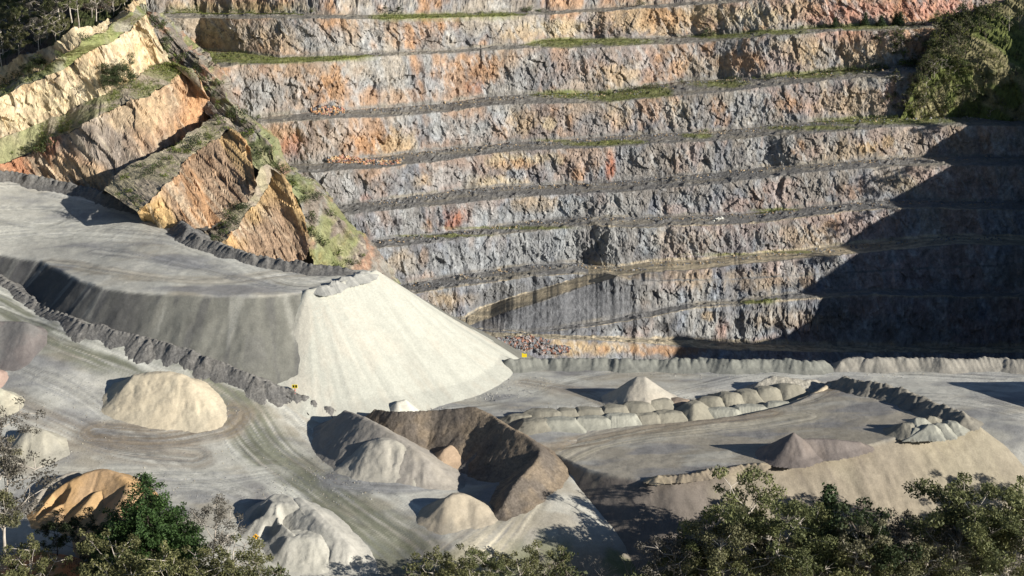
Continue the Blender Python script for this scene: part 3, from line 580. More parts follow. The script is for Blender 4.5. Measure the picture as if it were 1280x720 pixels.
for (x, y) in EDGE[::-1]:
    if y < 150: q = VEG.reshape(-1, 3); pr = q[:, 1]*math.cos(PITCH)+(CAM_H-q[:, 2])*math.sin(PITCH); q = q[int(np.argmin((640+q[:, 0]/pr*FPX-x)**2+(360+((CAM_H-q[:, 2])*math.cos(PITCH)-q[:, 1]*math.sin(PITCH))/pr*FPX-y)**2))]
    else: q = wall_point(x, y)
    t = (240-q[0])/SUN_DIR[0]; HC.append((q[1]+SUN_DIR[1]*t, q[2]+t*math.tan(SUN_EL)))
print('hill', [(int(a), int(b)) for a, b in HC])
HC = np.array(sorted(HC)+[(700, 78), (800, 78)])
HC[1:5, 1] -= 2; HC[5:-2, 1] -= 7
def hill_h(X, Y):
    cr = np.interp(Y, HC[:, 0], HC[:, 1], left=4); base = -58.0*sst(464, 495, Y)
    up = sst(188, 240, X); return base*(1-up)+cr*up+(fbm(X*0.08, Y*0.08, 4, 511)-0.5)*3*up
def build_hill():
    xs = np.arange(186, 420, 2.0); ys = np.arange(405, 800, 2.0); X, Y = np.meshgrid(xs, ys); Z = hill_h(X, Y)-0.3
    Z = Z-30*sst(25, 0, Y-405)
    c = mix(np.ones(X.shape+(3,))*np.array([0.08,0.09,0.035]), np.array([0.16,0.13,0.09]), sst(0.45, 0.62, fbm(X*0.1, Y*0.1, 4, 513)))
    o = mesh_np('hill', np.stack([X, Y, Z], -1).reshape(-1, 3), grid_faces(len(ys), len(xs)), M_DARK, c.reshape(-1, 3), smooth=True)
    tag(o, 'wooded hill rising to the right of the quarry', kind='structure')
build_hill()

# ------------------------------------------------------------------ flat-topped fills with repose slopes
def inside(X, Y, P):
    r = np.zeros(X.shape, bool); n = len(P)
    for i in range(n):
        x0, y0 = P[i][:2]; x1, y1 = P[(i+1) % n][:2]
        c = ((y0 > Y) != (y1 > Y)) & (X < (x1-x0)*(Y-y0)/(y1-y0+1e-12)+x0); r ^= c
    return r
def idw(X, Y, P, p=3):
    w_ = 0; s = 0
    for q in P:
        k = 1/(np.hypot(X-q[0], Y-q[1])+1.0)**p; w_ = w_+k; s = s+k*q[2]
    return s/w_
PLAT = Z_([(-160,318,31),(-80,317,30),(0,317,28.6),(50,325,28.2),(75,337,28),(100,350,28),(130,359,28),(160,363,28),(200,366,28),(260,369,28),(320,370,28),(370,366,28),(420,354,28),(455,345,28.3),(466,340,28.6),(455,337,28.8),(400,333,29.3),(365,328,29.8),(330,322,30.4),(290,312,31.2),(260,302,32),(238,296,32.8),(222,285,33.4),(212,273,34.2),(205,265,35),(160,252,36.6),(120,240,38),(60,227,40),(0,215,42),(-80,205,44),(-160,200,45)])
_PT = TPS(PLAT)
def plat_top(X, Y): return _PT(X, Y)+(fbm(X*0.12, Y*0.12, 4, 603)-0.5)*0.6
def build_fill(name, P, top, step, slope, colf, label, mat, hfun=None, zmin_cut=-1.0, bottom=None, kind='structure'):
    xs = np.arange(P[:, 0].min()-55, P[:, 0].max()+55, step); ys = np.arange(P[:, 1].min()-50, P[:, 1].max()+45, step)
    X, Y = np.meshgrid(xs, ys); d, al, sd = poly_dist(X, Y, np.vstack([P[:, :2], P[:1, :2]])); ins = inside(X, Y, P)
    T = top(X, Y); dist = np.where(ins, 0, d)
    # slope measured from the height of the crest; slumps and rills run down it
    rill = (fbm(al*0.22, dist*0.05, 4, 601)-0.5)*2
    Zs = T-dist*math.tan(R(slope))*(1+0.06*rill)+rill*np.minimum(dist*0.12, 1.1)+np.minimum(dist, 2)*0.0
    Z = np.where(ins, T, Zs)
    Z = Z+(fbm(X*0.5, Y*0.5, 3, 605)-0.5)*np.where(ins, 0.08, 0.35)
    G = ground(X, Y) if bottom is None else bottom(X, Y)
    keep = (Z > G-1.6)
    V = np.stack([X, Y, Z], -1).reshape(-1, 3); F = grid_faces(len(ys), len(xs)); k = keep.ravel()
    F = F[k[F].any(1)]; C = colf(X, Y, Z, ins, dist, al).reshape(-1, 3)
    V, F, C = compact(V, F, C)
    return tag(mesh_np(name, V, F, mat, C, smooth=True), label, kind=kind)
def plat_line(pts): return np.array([at_z(x, y, 29+max(0, (330-y))*0.1)[:2] for x, y in smooth_line(pts, 6*len(pts))])
PTR = [([(-60,300),(0,285),(80,280),(160,288),(230,300),(290,322),(340,345),(380,352),(430,345)], 7, PALE*0.8, 0.75),
       ([(-40,240),(30,235),(100,245),(170,262),(210,282),(260,312),(330,335),(400,345)], 4, DUST*1.25, 0.6),
       ([(60,322),(130,338),(200,348),(280,350),(350,342),(400,338)], 3.5, WARM*1.1, 0.6),
       ([(-20,262),(40,258),(90,262),(60,275),(0,270)], 2.5, PALE*0.8, 0.5),
       ([(120,310),(200,330),(290,345),(340,355)], 3, GREY*0.9, 0.5)]
def plat_col(X, Y, Z, ins, dist, al):
    c = dirt_colour(X, Y, DUST*0.95); c = add_tracks(c, X, Y, PTR, plat_line)
    s = np.ones(X.shape+(3,))*np.array([0.10,0.10,0.097]); s = mix(s, np.array([0.20,0.20,0.175]), sst(-125, -85, X+4*(fbm(al*0.1, dist*0.02, 3, 611)-0.5)*8)*0.9)
    st = fbm(al*0.35, dist*0.04, 4, 613); s = mix(s, np.array([0.10,0.10,0.105]), sst(0.55, 0.7, st)*0.5); s = mix(s, DUST, sst(0.6, 0.75, fbm(al*0.25+5, dist*0.03, 4, 615))*0.35)
    return mix(s, c, sst(0.8, 0.0, dist)[...] if True else 0)
build_fill('plateau', PLAT, plat_top, 0.6, 36.5, plat_col, 'raised grey haul plateau with swirling wheel tracks and dark side slope', M_DIRT)

EMB = Z_([(735,586,0.6),(760,592,1.2),(800,597,1.8),(840,598,2.2),(880,590,2.6),(930,582,2.9),(974,575,3.2),(1030,565,3.7),(1083,556,4.2),(1146,541,5),(1185,532,5.2),(1216,527,5.2),(1204,520,5),(1180,512,4.6),(1150,502,4.2),(1100,486,3.6),(1075,478,3.2),(1056,475,2.8),(1030,486,2.4),(990,504,1.9),(930,518,1.4),(850,527,1.0),(760,535,0.4),(690,545,0.1),(680,560,-0.1)])
_ET = TPS(EMB)
def emb_top(X, Y): return _ET(X, Y)-0.1+(fbm(X*0.12, Y*0.12, 4, 603)-0.5)*0.5
def emb_col(X, Y, Z, ins, dist, al):
    c = dirt_colour(X, Y, np.array([0.37,0.34,0.28])); c = add_tracks(c, X, Y, TRACKS[7:9]+TRACKS[11:13], world_line)
    s = np.ones(X.shape+(3,))*np.array([0.28,0.245,0.19])
    s = mix(s, np.array([0.165,0.145,0.13]), sst(0.47, 0.62, fbm(al*0.035, dist*0.01+al*0.004, 4, 621))*0.9)
    s = mix(s, np.array([0.33,0.295,0.22]), sst(0.5, 0.68, fbm(al*0.06+5, dist*0.03, 4, 623))*0.6)
    s = mix(s, np.array([0.37,0.335,0.245]), sst(95, 118, X)*0.6)
    s = mix(s, np.array([0.20,0.175,0.15]), sst(0.58, 0.72, fbm(al*0.5, dist*0.05, 4, 625))*0.3)
    return mix(s, c, sst(1.2, 0.0, dist))
build_fill('embankment', EMB, emb_top, 0.45, 36, emb_col, 'raised dumping platform with tan outer slope above the trees', M_DIRT, bottom=lambda X, Y: ground(X, Y)-0.3)

# surfaces piles may stand on
def base_at(name):
    if name == 'plat': return plat_top
    if name == 'emb': return emb_top
    return ground
def solve(px, py, h, fn):
    z = 0.0 if fn is ground else (29.0 if fn is plat_top else 3.0)
    for _ in range(16):
        p = at_z(px, py, z+h); z = 0.5*z+0.5*float(fn(p[0], p[1]))
    return p, z
def heap(name, label, cat, spine, col, col2=None, base='ground', slope=37, flat=0.4, step=0.4, rough=0.25, mat=None, group=None, seed=0, facets=0, kind=None, steps=True, sharp=0.0, patchy=0.5, n=10):
    """a tipped heap: the union of repose cones standing along a crest (picture points with height), cut off just under the ground it lies on"""
    fn = base_at(base); Q = []
    sp = spine if len(spine) == 1 else [tuple(v) for v in smooth_line(spine, max(2, n*(len(spine)-1)))] if steps else spine
    for (x, y, h) in sp:
        p, z = solve(x, y, h, fn); Q.append((p[0], p[1], z+h, h))
    Q = np.array(Q)
    if cat == 'berm': kk = np.arange(len(Q)); dh = Q[:, 3]*(0.18*(vn2(kk*0.35, kk*0, seed)-0.5)+(0.10 if seed < 1804 else 0.25)*(vn2(kk*1.1, kk*0, seed+1)-0.5)); Q[:, 2] += dh; Q[:, 3] += dh; Q[:, 0] += (vn2(kk*0.6, kk*0, seed+2)-0.5)*1.6; Q[:, 1] += (vn2(kk*0.6, kk*0, seed+3)-0.5)*1.6
    r = Q[:, 3].max()/math.tan(R(slope))*1.7+flat+4
    xs = np.arange(Q[:, 0].min()-r, Q[:, 0].max()+r, step); ys = np.arange(Q[:, 1].min()-r, Q[:, 1].max()+r, step)
    X, Y = np.meshgrid(xs, ys); Z = np.full(X.shape, -99.0); ang = np.zeros(X.shape); dn = np.zeros(X.shape)
    wx = (fbm(X*0.2, Y*0.2, 3, seed+1)-0.5)*2.6*rough; wy = (fbm(X*0.2+9, Y*0.2, 3, seed+2)-0.5)*2.6*rough
    frg = np.random.default_rng(seed); th = np.arange(facets)*2*math.pi/max(1, facets)+frg.uniform(0, 6.28)+frg.uniform(-.35, .35, facets); fo = frg.uniform(-.4, .5, facets)
    for q in Q:
        dx = X+wx-q[0]; dy = Y+wy-q[1]; d = np.hypot(dx, dy); a = np.arctan2(dy, dx)
        if facets: d = (0.5*d if cat == 'stockpile' else 0)+(0.5 if cat == 'stockpile' else 1)*np.maximum(0, np.max([dx*math.cos(t_)+dy*math.sin(t_)-o_ for t_, o_ in zip(th, fo)], axis=0))
        zz = q[2]-np.maximum(0, d-flat)*math.tan(R(slope)); m = zz > Z; Z = np.where(m, zz, Z); ang = np.where(m, a, ang); dn = np.where(m, d, dn)
    G = fn(X, Y)
    if seed in (809, 813, 815):
        for _ in range(3):
            q = Q[frg.integers(len(Q))]; a_ = frg.uniform(-2.9, -0.5); rb = frg.uniform(0.5, 1.1); ro = q[3]/math.tan(R(slope))*frg.uniform(0.9, 1.05)+0.6
            bx, by = q[0]+math.cos(a_)*ro, q[1]+math.sin(a_)*ro; dd_ = np.abs((X-bx)*math.sin(a_)-(Y-by)*math.cos(a_)); al_ = (X-bx)*math.cos(a_)+(Y-by)*math.sin(a_)
            cut = G+0.15+np.maximum(0, dd_-rb)*1.6+np.maximum(0, -al_)*1.4; Z = np.where(al_ > -6, np.minimum(Z, np.maximum(cut, G-0.0)), Z)
    rill = fbm(ang*3.0+X*0.05, dn*0.08, 4, seed+5)-0.5
    Z = Z+rill*np.minimum(dn*0.22, 1.3)*rough*2.2+(fbm(X*0.45, Y*0.45, 3, seed+6)-0.5)*rough*1.1
    Z = Z+(fbm(X*1.3, Y*1.3, 2, seed+7)-0.5)*rough*0.5
    # soft toe
    e = Z-G; Z = np.where(e < 0.8, G+np.maximum(e, 0.8-(0.8-e)*0.55), Z)
    keep = (e > -1.3)
    F = grid_faces(len(ys), len(xs)); k = keep.ravel(); F = F[k[F].all(1)]
    C = np.ones(X.shape+(3,))*np.asarray(col, float)
    if col2 is not None: C = mix(C, np.asarray(col2, float), sst(0.42, 0.62, fbm(X*0.13, Y*0.13, 4, seed+8))*patchy*1.2)
    C = mix(C, np.asarray(col)*1.18, sst(0.55, 0.68, fbm(ang*4, dn*0.08, 4, seed+9))*0.35)
    C = C*(0.92+0.16*fbm(X*0.9, Y*0.9, 2, seed+10))[..., None]
    V, F, C = compact(np.stack([X, Y, Z], -1).reshape(-1, 3), F, C.reshape(-1, 3))
    c0 = (float(Q[:, 0].mean()), float(Q[:, 1].mean()), float(G[keep].mean()))
    o = mesh_np(name, V, F, mat or M_PILE, C, smooth=True, loc=c0)
    return tag(o, label, cat, group, kind)

# the bright fresh pile tipped over the plateau edge
def bright():
    sp = smooth_line([(384,363,0),(405,359,0),(435,350,0),(458,343,0),(469,338.5,0)], 26); Q = np.array([at_z(x, y, 28.3+0.7*i/25) for i, (x, y, _) in enumerate(sp)])
    xs = np.arange(-110, 20, 0.5); ys = np.arange(395, 480, 0.5); X, Y = np.meshgrid(xs, ys); Z = np.full(X.shape, -99.); ang = np.zeros(X.shape); dn = np.zeros(X.shape)
    for i, q in enumerate(Q):
        d = np.hypot(X-q[0], Y-q[1]); zz = q[2]+0.25-np.maximum(0, d-0.3)*math.tan(R(37.2)); zz = zz+1.2*sst(18, 42, d)
        a = np.arctan2(Y-q[1], X-q[0])*9+q[0]*0.3; m = zz > Z; Z = np.where(m, zz, Z); ang = np.where(m, a, ang); dn = np.where(m, d, dn)
    rill = fbm(ang*1.1, dn*0.03, 4, 701)-0.5; Z = Z+rill*np.minimum(dn*0.045, 0.5)+(fbm(ang*3.5, dn*0.05, 3, 703)-0.5)*np.minimum(dn*0.03, 0.25)
    G = ground(X, Y); e = Z-G; Z = np.where(e < 2.5, G+np.maximum(e, 2.5-(2.5-e)*0.62), Z); keep = e > -2.2
    # only the outer side: it stops where the plateau top begins
    ins = inside(X, Y, PLAT); dP, _, _ = poly_dist(X, Y, np.vstack([PLAT[:, :2], PLAT[:1, :2]])); keep &= ~(ins & (dP > 1.6))
    back = Y > (np.interp(X, Q[:, 0], Q[:, 1])+1.0); keep &= ~(back & (X < Q[-1, 0]-3))
    C = np.ones(X.shape+(3,))*np.array([0.46,0.465,0.41]); st = fbm(ang*0.8, dn*0.02, 4, 705, .6); C = mix(C, np.array([0.39,0.395,0.35]), sst(0.48, 0.66, st)*0.6); C = mix(C, np.array([0.50,0.47,0.40]), sst(0.5, 0.7, fbm(ang*0.5+4, dn*0.06, 4, 707, .6))*0.6)
    C = mix(C, np.array([0.40,0.37,0.31]), sst(0.60, 0.72, fbm(ang*1.7+4, dn*0.12, 4, 709))*0.35*sst(18, 36, dn)); C = C*(0.94+0.12*fbm(ang*5, dn*0.05, 3, 711))[..., None]
    F = grid_faces(len(ys), len(xs)); F = F[keep.ravel()[F].all(1)]; V, F, C = compact(np.stack([X, Y, Z], -1).reshape(-1, 3), F, C.reshape(-1, 3))
    tag(mesh_np('stockpile', V, F, M_PILE, C, smooth=True, loc=(-45, 440, 0)), 'huge bright pale stockpile spilling off the end of the plateau', 'stockpile')
bright()

SP = 'stockpiles standing on the yard'
BUFF = (0.50,0.44,0.33); BUFF2 = (0.44,0.40,0.31); STONE = (0.40,0.39,0.35)
heap('stockpile', 'broad cream sand stockpile with long dark shadow beside the curving road', 'stockpile', [(168,469,4.3),(190,466,4.8),(214,466,4.8),(234,473,4.2),(256,490,2.2)], BUFF, BUFF2, seed=801, facets=7, group=SP, rough=0.4, flat=0.8)
heap('stockpile', 'low purple grey double humped stockpile at the upper left', 'stockpile', [(-30,402,4.5),(2,402,4.0),(30,403,4.2),(40,409,3)], (0.17,0.165,0.16), (0.21,0.18,0.17), seed=803, facets=7, group=SP, rough=0.2)
heap('stockpile', 'pale stockpile cut by the left edge above the speckled cone', 'stockpile', [(-30,480,4.5),(-4,486,3.6),(12,493,2.2)], (0.46,0.45,0.36), BUFF2, seed=805, facets=7, group=SP)
heap('stockpile', 'small pinkish stockpile at the left edge', 'stockpile', [(-25,455,4),(-8,461,2.2)], (0.42,0.31,0.26), BUFF2, seed=806, facets=7, group=SP)
heap('stockpile', 'small speckled grey cone pile with a tree on its left', 'stockpile', [(40,533,3.8),(54,538,3.4),(64,548,2.0)], (0.40,0.38,0.31), (0.33,0.32,0.28), seed=807, facets=7, group=SP)
heap('stockpile', 'orange sand stockpile dug into a horseshoe beside the pine', 'stockpile', [(66,630,2.6),(76,612,4),(96,598,5),(114,589,5.6),(134,588,5.8),(152,596,5.4),(160,608,4.8),(152,628,4.6),(138,644,4.2),(126,656,3.4)], (0.46,0.30,0.15), (0.40,0.29,0.19), seed=809, facets=7, group=SP, flat=0.6, step=0.3)
heap('stockpile', 'thin grey ridge curling outside the orange sand stockpile', 'stockpile', [(48,622,1.6),(56,610,2.4),(68,600,3),(84,592,3.2),(96,590,3)], (0.34,0.31,0.26), (0.26,0.24,0.21), seed=811, facets=7, group=SP, flat=0.2, step=0.3)
heap('stockpile', 'small orange ridge in front of the horseshoe sand pile', 'stockpile', [(98,648,1.6),(104,634,3),(118,618,3.6),(130,612,3.4)], (0.46,0.31,0.16), None, seed=812, facets=7, group=SP, flat=0.2, step=0.3)
heap('stockpile', 'pale grey ridge shaped stockpile with a dug channel near the bottom', 'stockpile', [(372,624,4.8),(392,640,4.6),(412,660,4.2),(428,678,3.0),(436,690,2.0)], STONE, (0.33,0.33,0.3), seed=813, facets=7, group=SP, flat=1.0, step=0.35, rough=0.35)
heap('stockpile', 'pale block shaped stockpile left of the dug channel', 'stockpile', [(340,630,4.4),(350,622,4.8),(362,636,4.8),(372,656,4.0)], (0.40,0.39,0.345), STONE, seed=815, facets=7, group=SP, flat=2.2, step=0.35, slope=41, rough=0.3)
heap('stockpile', 'flat topped loading tip in front of the block shaped stockpile', 'stockpile', [(368,668,3.2),(384,668,3.4),(396,676,2.6)], (0.42,0.41,0.36), STONE, seed=817, facets=7, group=SP, flat=2.4, step=0.35, slope=42, rough=0.4)
heap('stockpile', 'long dark grey mound right of the curving road', 'stockpile', [(432,514,6.2),(448,519,8.0),(474,532,8.4),(500,549,7.2),(526,568,5.6),(542,580,3.6)], (0.29,0.27,0.24), (0.36,0.33,0.28), seed=819, facets=7, group=SP, flat=0.4, step=0.4, rough=0.35)
heap('stockpile', 'pale sand cap in front of the long dark mound', 'stockpile', [(464,552,6.2),(482,549,7.0),(502,560,5.8),(514,574,4.0)], (0.41,0.39,0.33), (0.36,0.34,0.3), seed=821, facets=7, group=SP, flat=1.2, rough=0.4, slope=38)
heap('stockpile', 'tall crescent mound of brown overburden curling round a shaded hollow', 'stockpile', [(470,512,4.0),(500,515,6.0),(540,513,6.6),(570,510,8.0),(592,509,8.6),(612,518,7.8),(632,530,7.4),(654,542,7.0),(668,554,6.2),(674,566,5.4),(662,584,4.8),(648,600,4.2),(637,616,3.4),(630,630,2.2)], (0.14,0.12,0.10), (0.30,0.235,0.16), seed=823, group=SP, mat=M_DARK, patchy=0.45, slope=41, flat=0.3, rough=0.45, n=8)
heap('stockpile', 'small tan lump inside the shaded hollow of the crescent mound', 'stockpile', [(556,562,2.8),(564,557,3.2)], (0.40,0.30,0.21), None, seed=825, facets=7, group=SP, step=0.3)
heap('stockpile', 'dark low ridge inside the crescent hollow', 'stockpile', [(600,560,3.0),(624,548,4.0),(640,556,3.2)], (0.16,0.15,0.14), (0.24,0.22,0.2), seed=826, facets=7, group=SP, step=0.4, mat=M_DARK)
heap('stockpile', 'rounded tan stockpile dappled by tree shadow near the road fork', 'stockpile', [(558,624,3.8),(572,617,4.7),(588,623,3.9),(598,632,2.8)], (0.40,0.35,0.27), (0.35,0.32,0.26), seed=827, facets=7, group=SP, flat=0.8, rough=0.3)
heap('stockpile', 'steep white cone pile casting a pointed shadow on the far yard', 'stockpile', [(798,471,7.2),(805,471,7.3)], (0.44,0.405,0.34), (0.39,0.37,0.32), seed=829, group=SP, flat=0.5, step=0.35, slope=38)
heap('stockpile', 'sharp dark brown cone pile on the near edge of the platform', 'stockpile', [(992,541,6.0)], (0.19,0.165,0.15), (0.24,0.2,0.17), base='emb', seed=831, group=SP, flat=0.2, step=0.35, slope=38)
heap('stockpile', 'low purple brown ridge trailing right from the dark cone', 'stockpile', [(1000,549,3.8),(1024,549,3.4),(1048,550,2.8),(1074,553,1.6)], (0.20,0.175,0.16), (0.25,0.21,0.18), base='emb', seed=833, facets=7, group=SP, flat=0.6)
heap('stockpile', 'rough rubbly mound at the right end of the windrow', 'stockpile', [(950,478,2.8),(968,472,3.8),(990,473,3.4),(1010,474,2.6),(1022,475,1.8)], (0.36,0.34,0.29), (0.28,0.27,0.23), seed=835, facets=7, group=SP, rough=0.7, mat=M_DARK)
heap('stockpile', 'pinkish tan ridge climbing to the platform berm', 'stockpile', [(976,508,1.4),(1000,500,2.2),(1024,488,2.8),(1040,480,3.0)], (0.48,0.41,0.30), (0.42,0.37,0.29), seed=837, facets=7, group=SP, rough=0.4)
heap('stockpile', 'brown mound at the left end of the platform edge', 'stockpile', [(738,586,2.4),(752,588,2.2),(780,595,1.4)], (0.28,0.24,0.18), (0.36,0.29,0.2), seed=839, facets=7, group=SP, rough=0.4, mat=M_DARK)
heap('stockpile', 'stockpile outside the right edge casting a pointed shadow', 'stockpile', [(1398,445,15.5)], (0.40,0.37,0.31), None, seed=841, facets=7, group=SP, step=0.8)
heap('stockpile', 'low heap of orange earth among the lower left trees', 'stockpile', [(22,694,1.6),(48,690,2.4),(74,696,2.6),(96,704,2.0)], (0.50,0.24,0.12), (0.46,0.36,0.24), seed=843, facets=7, group=SP, step=0.35, rough=0.4)
# tipped loads: the windrow across the yard
ORD = ['first','second','third','fourth','fifth','sixth','seventh','eighth','ninth','tenth','eleventh','twelfth','thirteenth','fourteenth','fifteenth','sixteenth','seventeenth','eighteenth','nineteenth','twentieth']
def ordinal(i):
    n = i+1; return ORD[i] if i < 20 else f"{n}{'th' if 10 < n % 100 < 14 else {1: 'st', 2: 'nd', 3: 'rd'}.get(n % 10, 'th')}"
back = [(649,518,22,1.8,0),(679,512,32,2.6,0),(708,511,22,2.4,0),(736,509,26,2.6,0),(767,507,28,2.7,0),(797,502,28,3.0,0),(822,498,28,3.3,0),(848,499,18,2.2,1),(868,502,22,3.8,0),(886,496,24,3.0,0),(911,491,26,3.2,0),(935,488,24,3.2,0),(958,484,26,3.4,0),(984,480,28,3.4,0)]
front = [(668,524,26,1.9,0),(700,523,34,1.9,2),(741,521,30,2.0,2),(776,518,32,2.3,2),(808,517,28,2.1,0),(836,514,26,2.2,0),(902,510,34,2.0,2),(938,506,34,2.1,2),(972,502,26,2.2,2)]
TC = [((0.27,0.255,0.205),(0.22,0.21,0.175)), ((0.32,0.25,0.19),(0.27,0.23,0.19)), ((0.34,0.34,0.29),(0.28,0.28,0.24))]
for nm, L, dy in (('back', back, 0), ('front', front, 0)):
    for i, (x, y, wd, h, k) in enumerate(L):
        half = max(3, wd/2-h*1.9)
        heap('tipped_load', f'tipped load of grey stone, {ordinal(i)} from the left in the {nm} row of the windrow', 'earth heap',
             [(x-half, y+0.6, h*0.93), (x, y, h), (x+half, y+0.8, h*0.92)], TC[k][0], TC[k][1], seed=900+i*13+(0 if nm == 'back' else 500), flat=1.2, step=0.3, slope=42, facets=5, rough=0.22, group='tipped loads in the windrow across the yard', n=4)
for i, (x, y, h, c) in enumerate([(1134,529,2.6,0),(1150,523,3.2,2),(1146,535,1.8,2),(1163,530,2.6,2),(1176,529,2.2,2),(1190,527,2.0,2),(1166,521,1.6,0)]):
    heap('tipped_load', f'small pale tipped load, {ordinal(i)} in the cluster at the platform tip', 'earth heap', [(x-3, y, h), (x+3, y+0.5, h*0.95)], TC[c][0], TC[c][1], base='emb', seed=1500+i*7, flat=0.5, step=0.28, rough=0.3, slope=40, facets=5, group='tipped loads at the platform tip', n=3)
for i, (x, y, h) in enumerate([(402,356,1.5),(417,351,1.5),(432,346,1.5),(446,342,1.4),(457,339.5,1.2),(474,336,0.01)][:5]):
    heap('tipped_load', f'little pale tipped load, {ordinal(i)} from the left along the plateau lip', 'earth heap', [(x-3, y, h), (x+3, y-0.5, h)], (0.40,0.40,0.37), (0.33,0.33,0.31), base='plat', seed=1600+i*7, flat=0.3, step=0.25, rough=0.25, slope=40, facets=5, group='tipped loads along the plateau lip', n=3)
heap('tipped_load', 'white tipped load leaning on the platform berm', 'earth heap', [(1063,479,2.6),(1068,480,2.4)], (0.52,0.52,0.46), None, seed=1701, step=0.28, slope=42)
heap('tipped_load', 'pale lump at the foot of the bright stockpile', 'earth heap', [(497,503,3.0),(506,500,3.4)], (0.56,0.55,0.48), None, seed=1705, step=0.3, slope=42)
# safety berms
BM = 'earth safety berms'
DKB = (0.17,0.165,0.155); DKB2 = (0.12,0.12,0.12)
heap('earth_berm', 'long grey green safety berm along the far edge of the yard', 'berm', [(640,449,2.8)]+[(x, 448+(x-660)*0.004, 2.5+0.2*math.sin(x*0.09)) for x in range(660, 1010, 25)]+[(1022,450,2.4),(1034,455,1.0)], (0.22,0.225,0.20), (0.17,0.175,0.16), seed=1801, flat=0.5, group=BM, rough=0.35, n=5)
heap('earth_berm', 'right hand safety berm beyond the gap in the far yard edge', 'berm', [(1050,452,2.0)]+[(x, 447.5, 2.7+0.2*math.sin(x*0.07)) for x in range(1068, 1480, 25)], (0.29,0.275,0.24), (0.23,0.225,0.2), seed=1803, flat=0.5, group=BM, rough=0.35, n=5)
heap('earth_berm', 'dark lumpy berm along the back edge of the plateau', 'berm', [(-120,203,1.92),(-60,207,1.92),(0,212,1.92),(40,218,1.92),(80,226,1.92),(120,236,1.92),(160,248,2.0),(195,258,2.08),(216,266,2.24),(228,276,2.4),(236,284,2.4),(250,295,2.24),(280,306,2.08),(320,317,2.0),(360,325,2.0),(400,330,1.92),(430,334,1.6)], DKB, DKB2, base='plat', seed=1805, flat=0.3, group=BM, rough=0.45, n=7, mat=M_DARK, slope=40)
heap('earth_berm', 'rocky dark berm between the curving road and the bright stockpile', 'berm', [(188,422,0.9),(205,427,1.2),(230,436,1.4),(262,447,1.3),(300,462,1.5),(340,478,1.3),(380,495,1.5),(412,509,1.4),(428,517,1.0)], DKB, DKB2, seed=1807, flat=0.2, group=BM, rough=0.55, n=8, mat=M_DARK, step=0.3, slope=42)
heap('earth_berm', 'thin dark windrow at the foot of the plateau slope', 'berm', [(-60,318,1.2),(0,342,1.2),(30,364,1.2),(60,384,1.2),(95,398,1.2),(130,408,1.2),(170,418,1.2),(190,424,1.2)], DKB, DKB2, seed=1809, flat=0.1, group=BM, rough=0.5, n=8, mat=M_DARK, step=0.3)
heap('earth_berm', 'shaded berm curving along the back of the platform to its tip', 'berm', [(1058,472,2.2),(1080,475,2.6),(1105,480,2.8),(1135,490,2.8),(1165,501,2.8),(1190,511,2.8),(1206,519,2.4),(1212,524,1.4)], (0.24,0.225,0.19), (0.18,0.17,0.15), base='emb', seed=1811, flat=0.3, group=BM, rough=0.5, n=8, step=0.3)
heap('earth_berm', 'low crumbly lip along the near edge of the platform', 'berm', [(820,596,1.0),(860,591,1.2),(900,585,1.0),(950,578,1.0)], (0.33,0.28,0.2), (0.24,0.2,0.16), base='emb', seed=1813, flat=0.2, group=BM, rough=0.6, n=8, step=0.3)

# ------------------------------------------------------------------ rubble (uncountable broken rock)
def on_ground_many(px, py):
    z = np.zeros(len(px))
    for _ in range(12):
        p = at_z(px, py, z); z = 0.5*z+0.5*ground(p[:, 0], p[:, 1])
    return p
def rocks(name, label, spots, cols, size=(0.3, 1.1), seed=1, wall=True):
    rg = np.random.default_rng(seed); V = []; F = []; C = []; n0 = 0
    base = np.array([(1,0,0),(-1,0,0),(0,1,0),(0,-1,0),(0,0,1),(0,0,-1)], float); bf = np.array([(0,2,4),(2,1,4),(1,3,4),(3,0,4),(2,0,5),(1,2,5),(3,1,5),(0,3,5)])
    for (x, y, rx, ry, n) in spots:
        if n == 0: continue
        aa = rg.uniform(0, 6.28, n); rr = np.sqrt(rg.uniform(size=n)); QX, QY = x+rx*rr*np.cos(aa), y+ry*rr*np.sin(aa); OG = on_ground_many(QX, QY) if wall is False else None
        for k_ in range(n):
            qx, qy = QX[k_], QY[k_]
            p = np.array(wall_point(qx, qy)) if wall is True else OG[k_]
            if wall is True: p = p+np.array([0.2, -0.5, 0.1])
            s = rg.uniform(*size)**1.0; q, _ = np.linalg.qr(rg.normal(size=(3, 3)))
            v = (base*rg.uniform(0.6, 1.2, (6, 1))*rg.uniform(0.6, 1.2, (1, 3)))@q*s+p
            V.append(v); F.append(bf+n0); n0 += 6; C.append(np.repeat([np.asarray(cols[rg.integers(len(cols))])*rg.uniform(0.75, 1.25)], 6, 0))
    return tag(mesh_np(name, np.vstack(V), np.vstack(F), M_RUB, np.vstack(C), smooth=False), label, kind='stuff')
rocks('rubble', 'heaps of broken orange rock fallen on the upper ledges', [(410,138,22,6,260),(428,200,22,5,220),(330,172,8,10,120),(375,240,12,6,160),(470,203,30,3,150)], [ORG, PINK, DGREY*1.5, TAN], (0.3, 0.9), 11)
rocks('rubble', 'heap of dark broken rock at the pit rim by the yellow sign', [(650,428,36,7,320),(690,437,22,5,200),(620,428,20,5,100)], [GREY*1.1, PINK*.7, DGREY*1.6, (0.3,0.26,0.25)], (0.35, 1.0), 12)
rocks('rubble', 'loose fallen stones strewn along the terrace ledges', [(x, np.interp(x, [p[0] for p in LV[k]], [p[2] for p in LV[k]])+1, 26, 2.5, 34) for k in ('k2','k3','k4','k5','k6') for x in range(480, 1260, 50)], [DGREY*1.4, GREY, TAN*.8], (0.2, 0.65), 13)
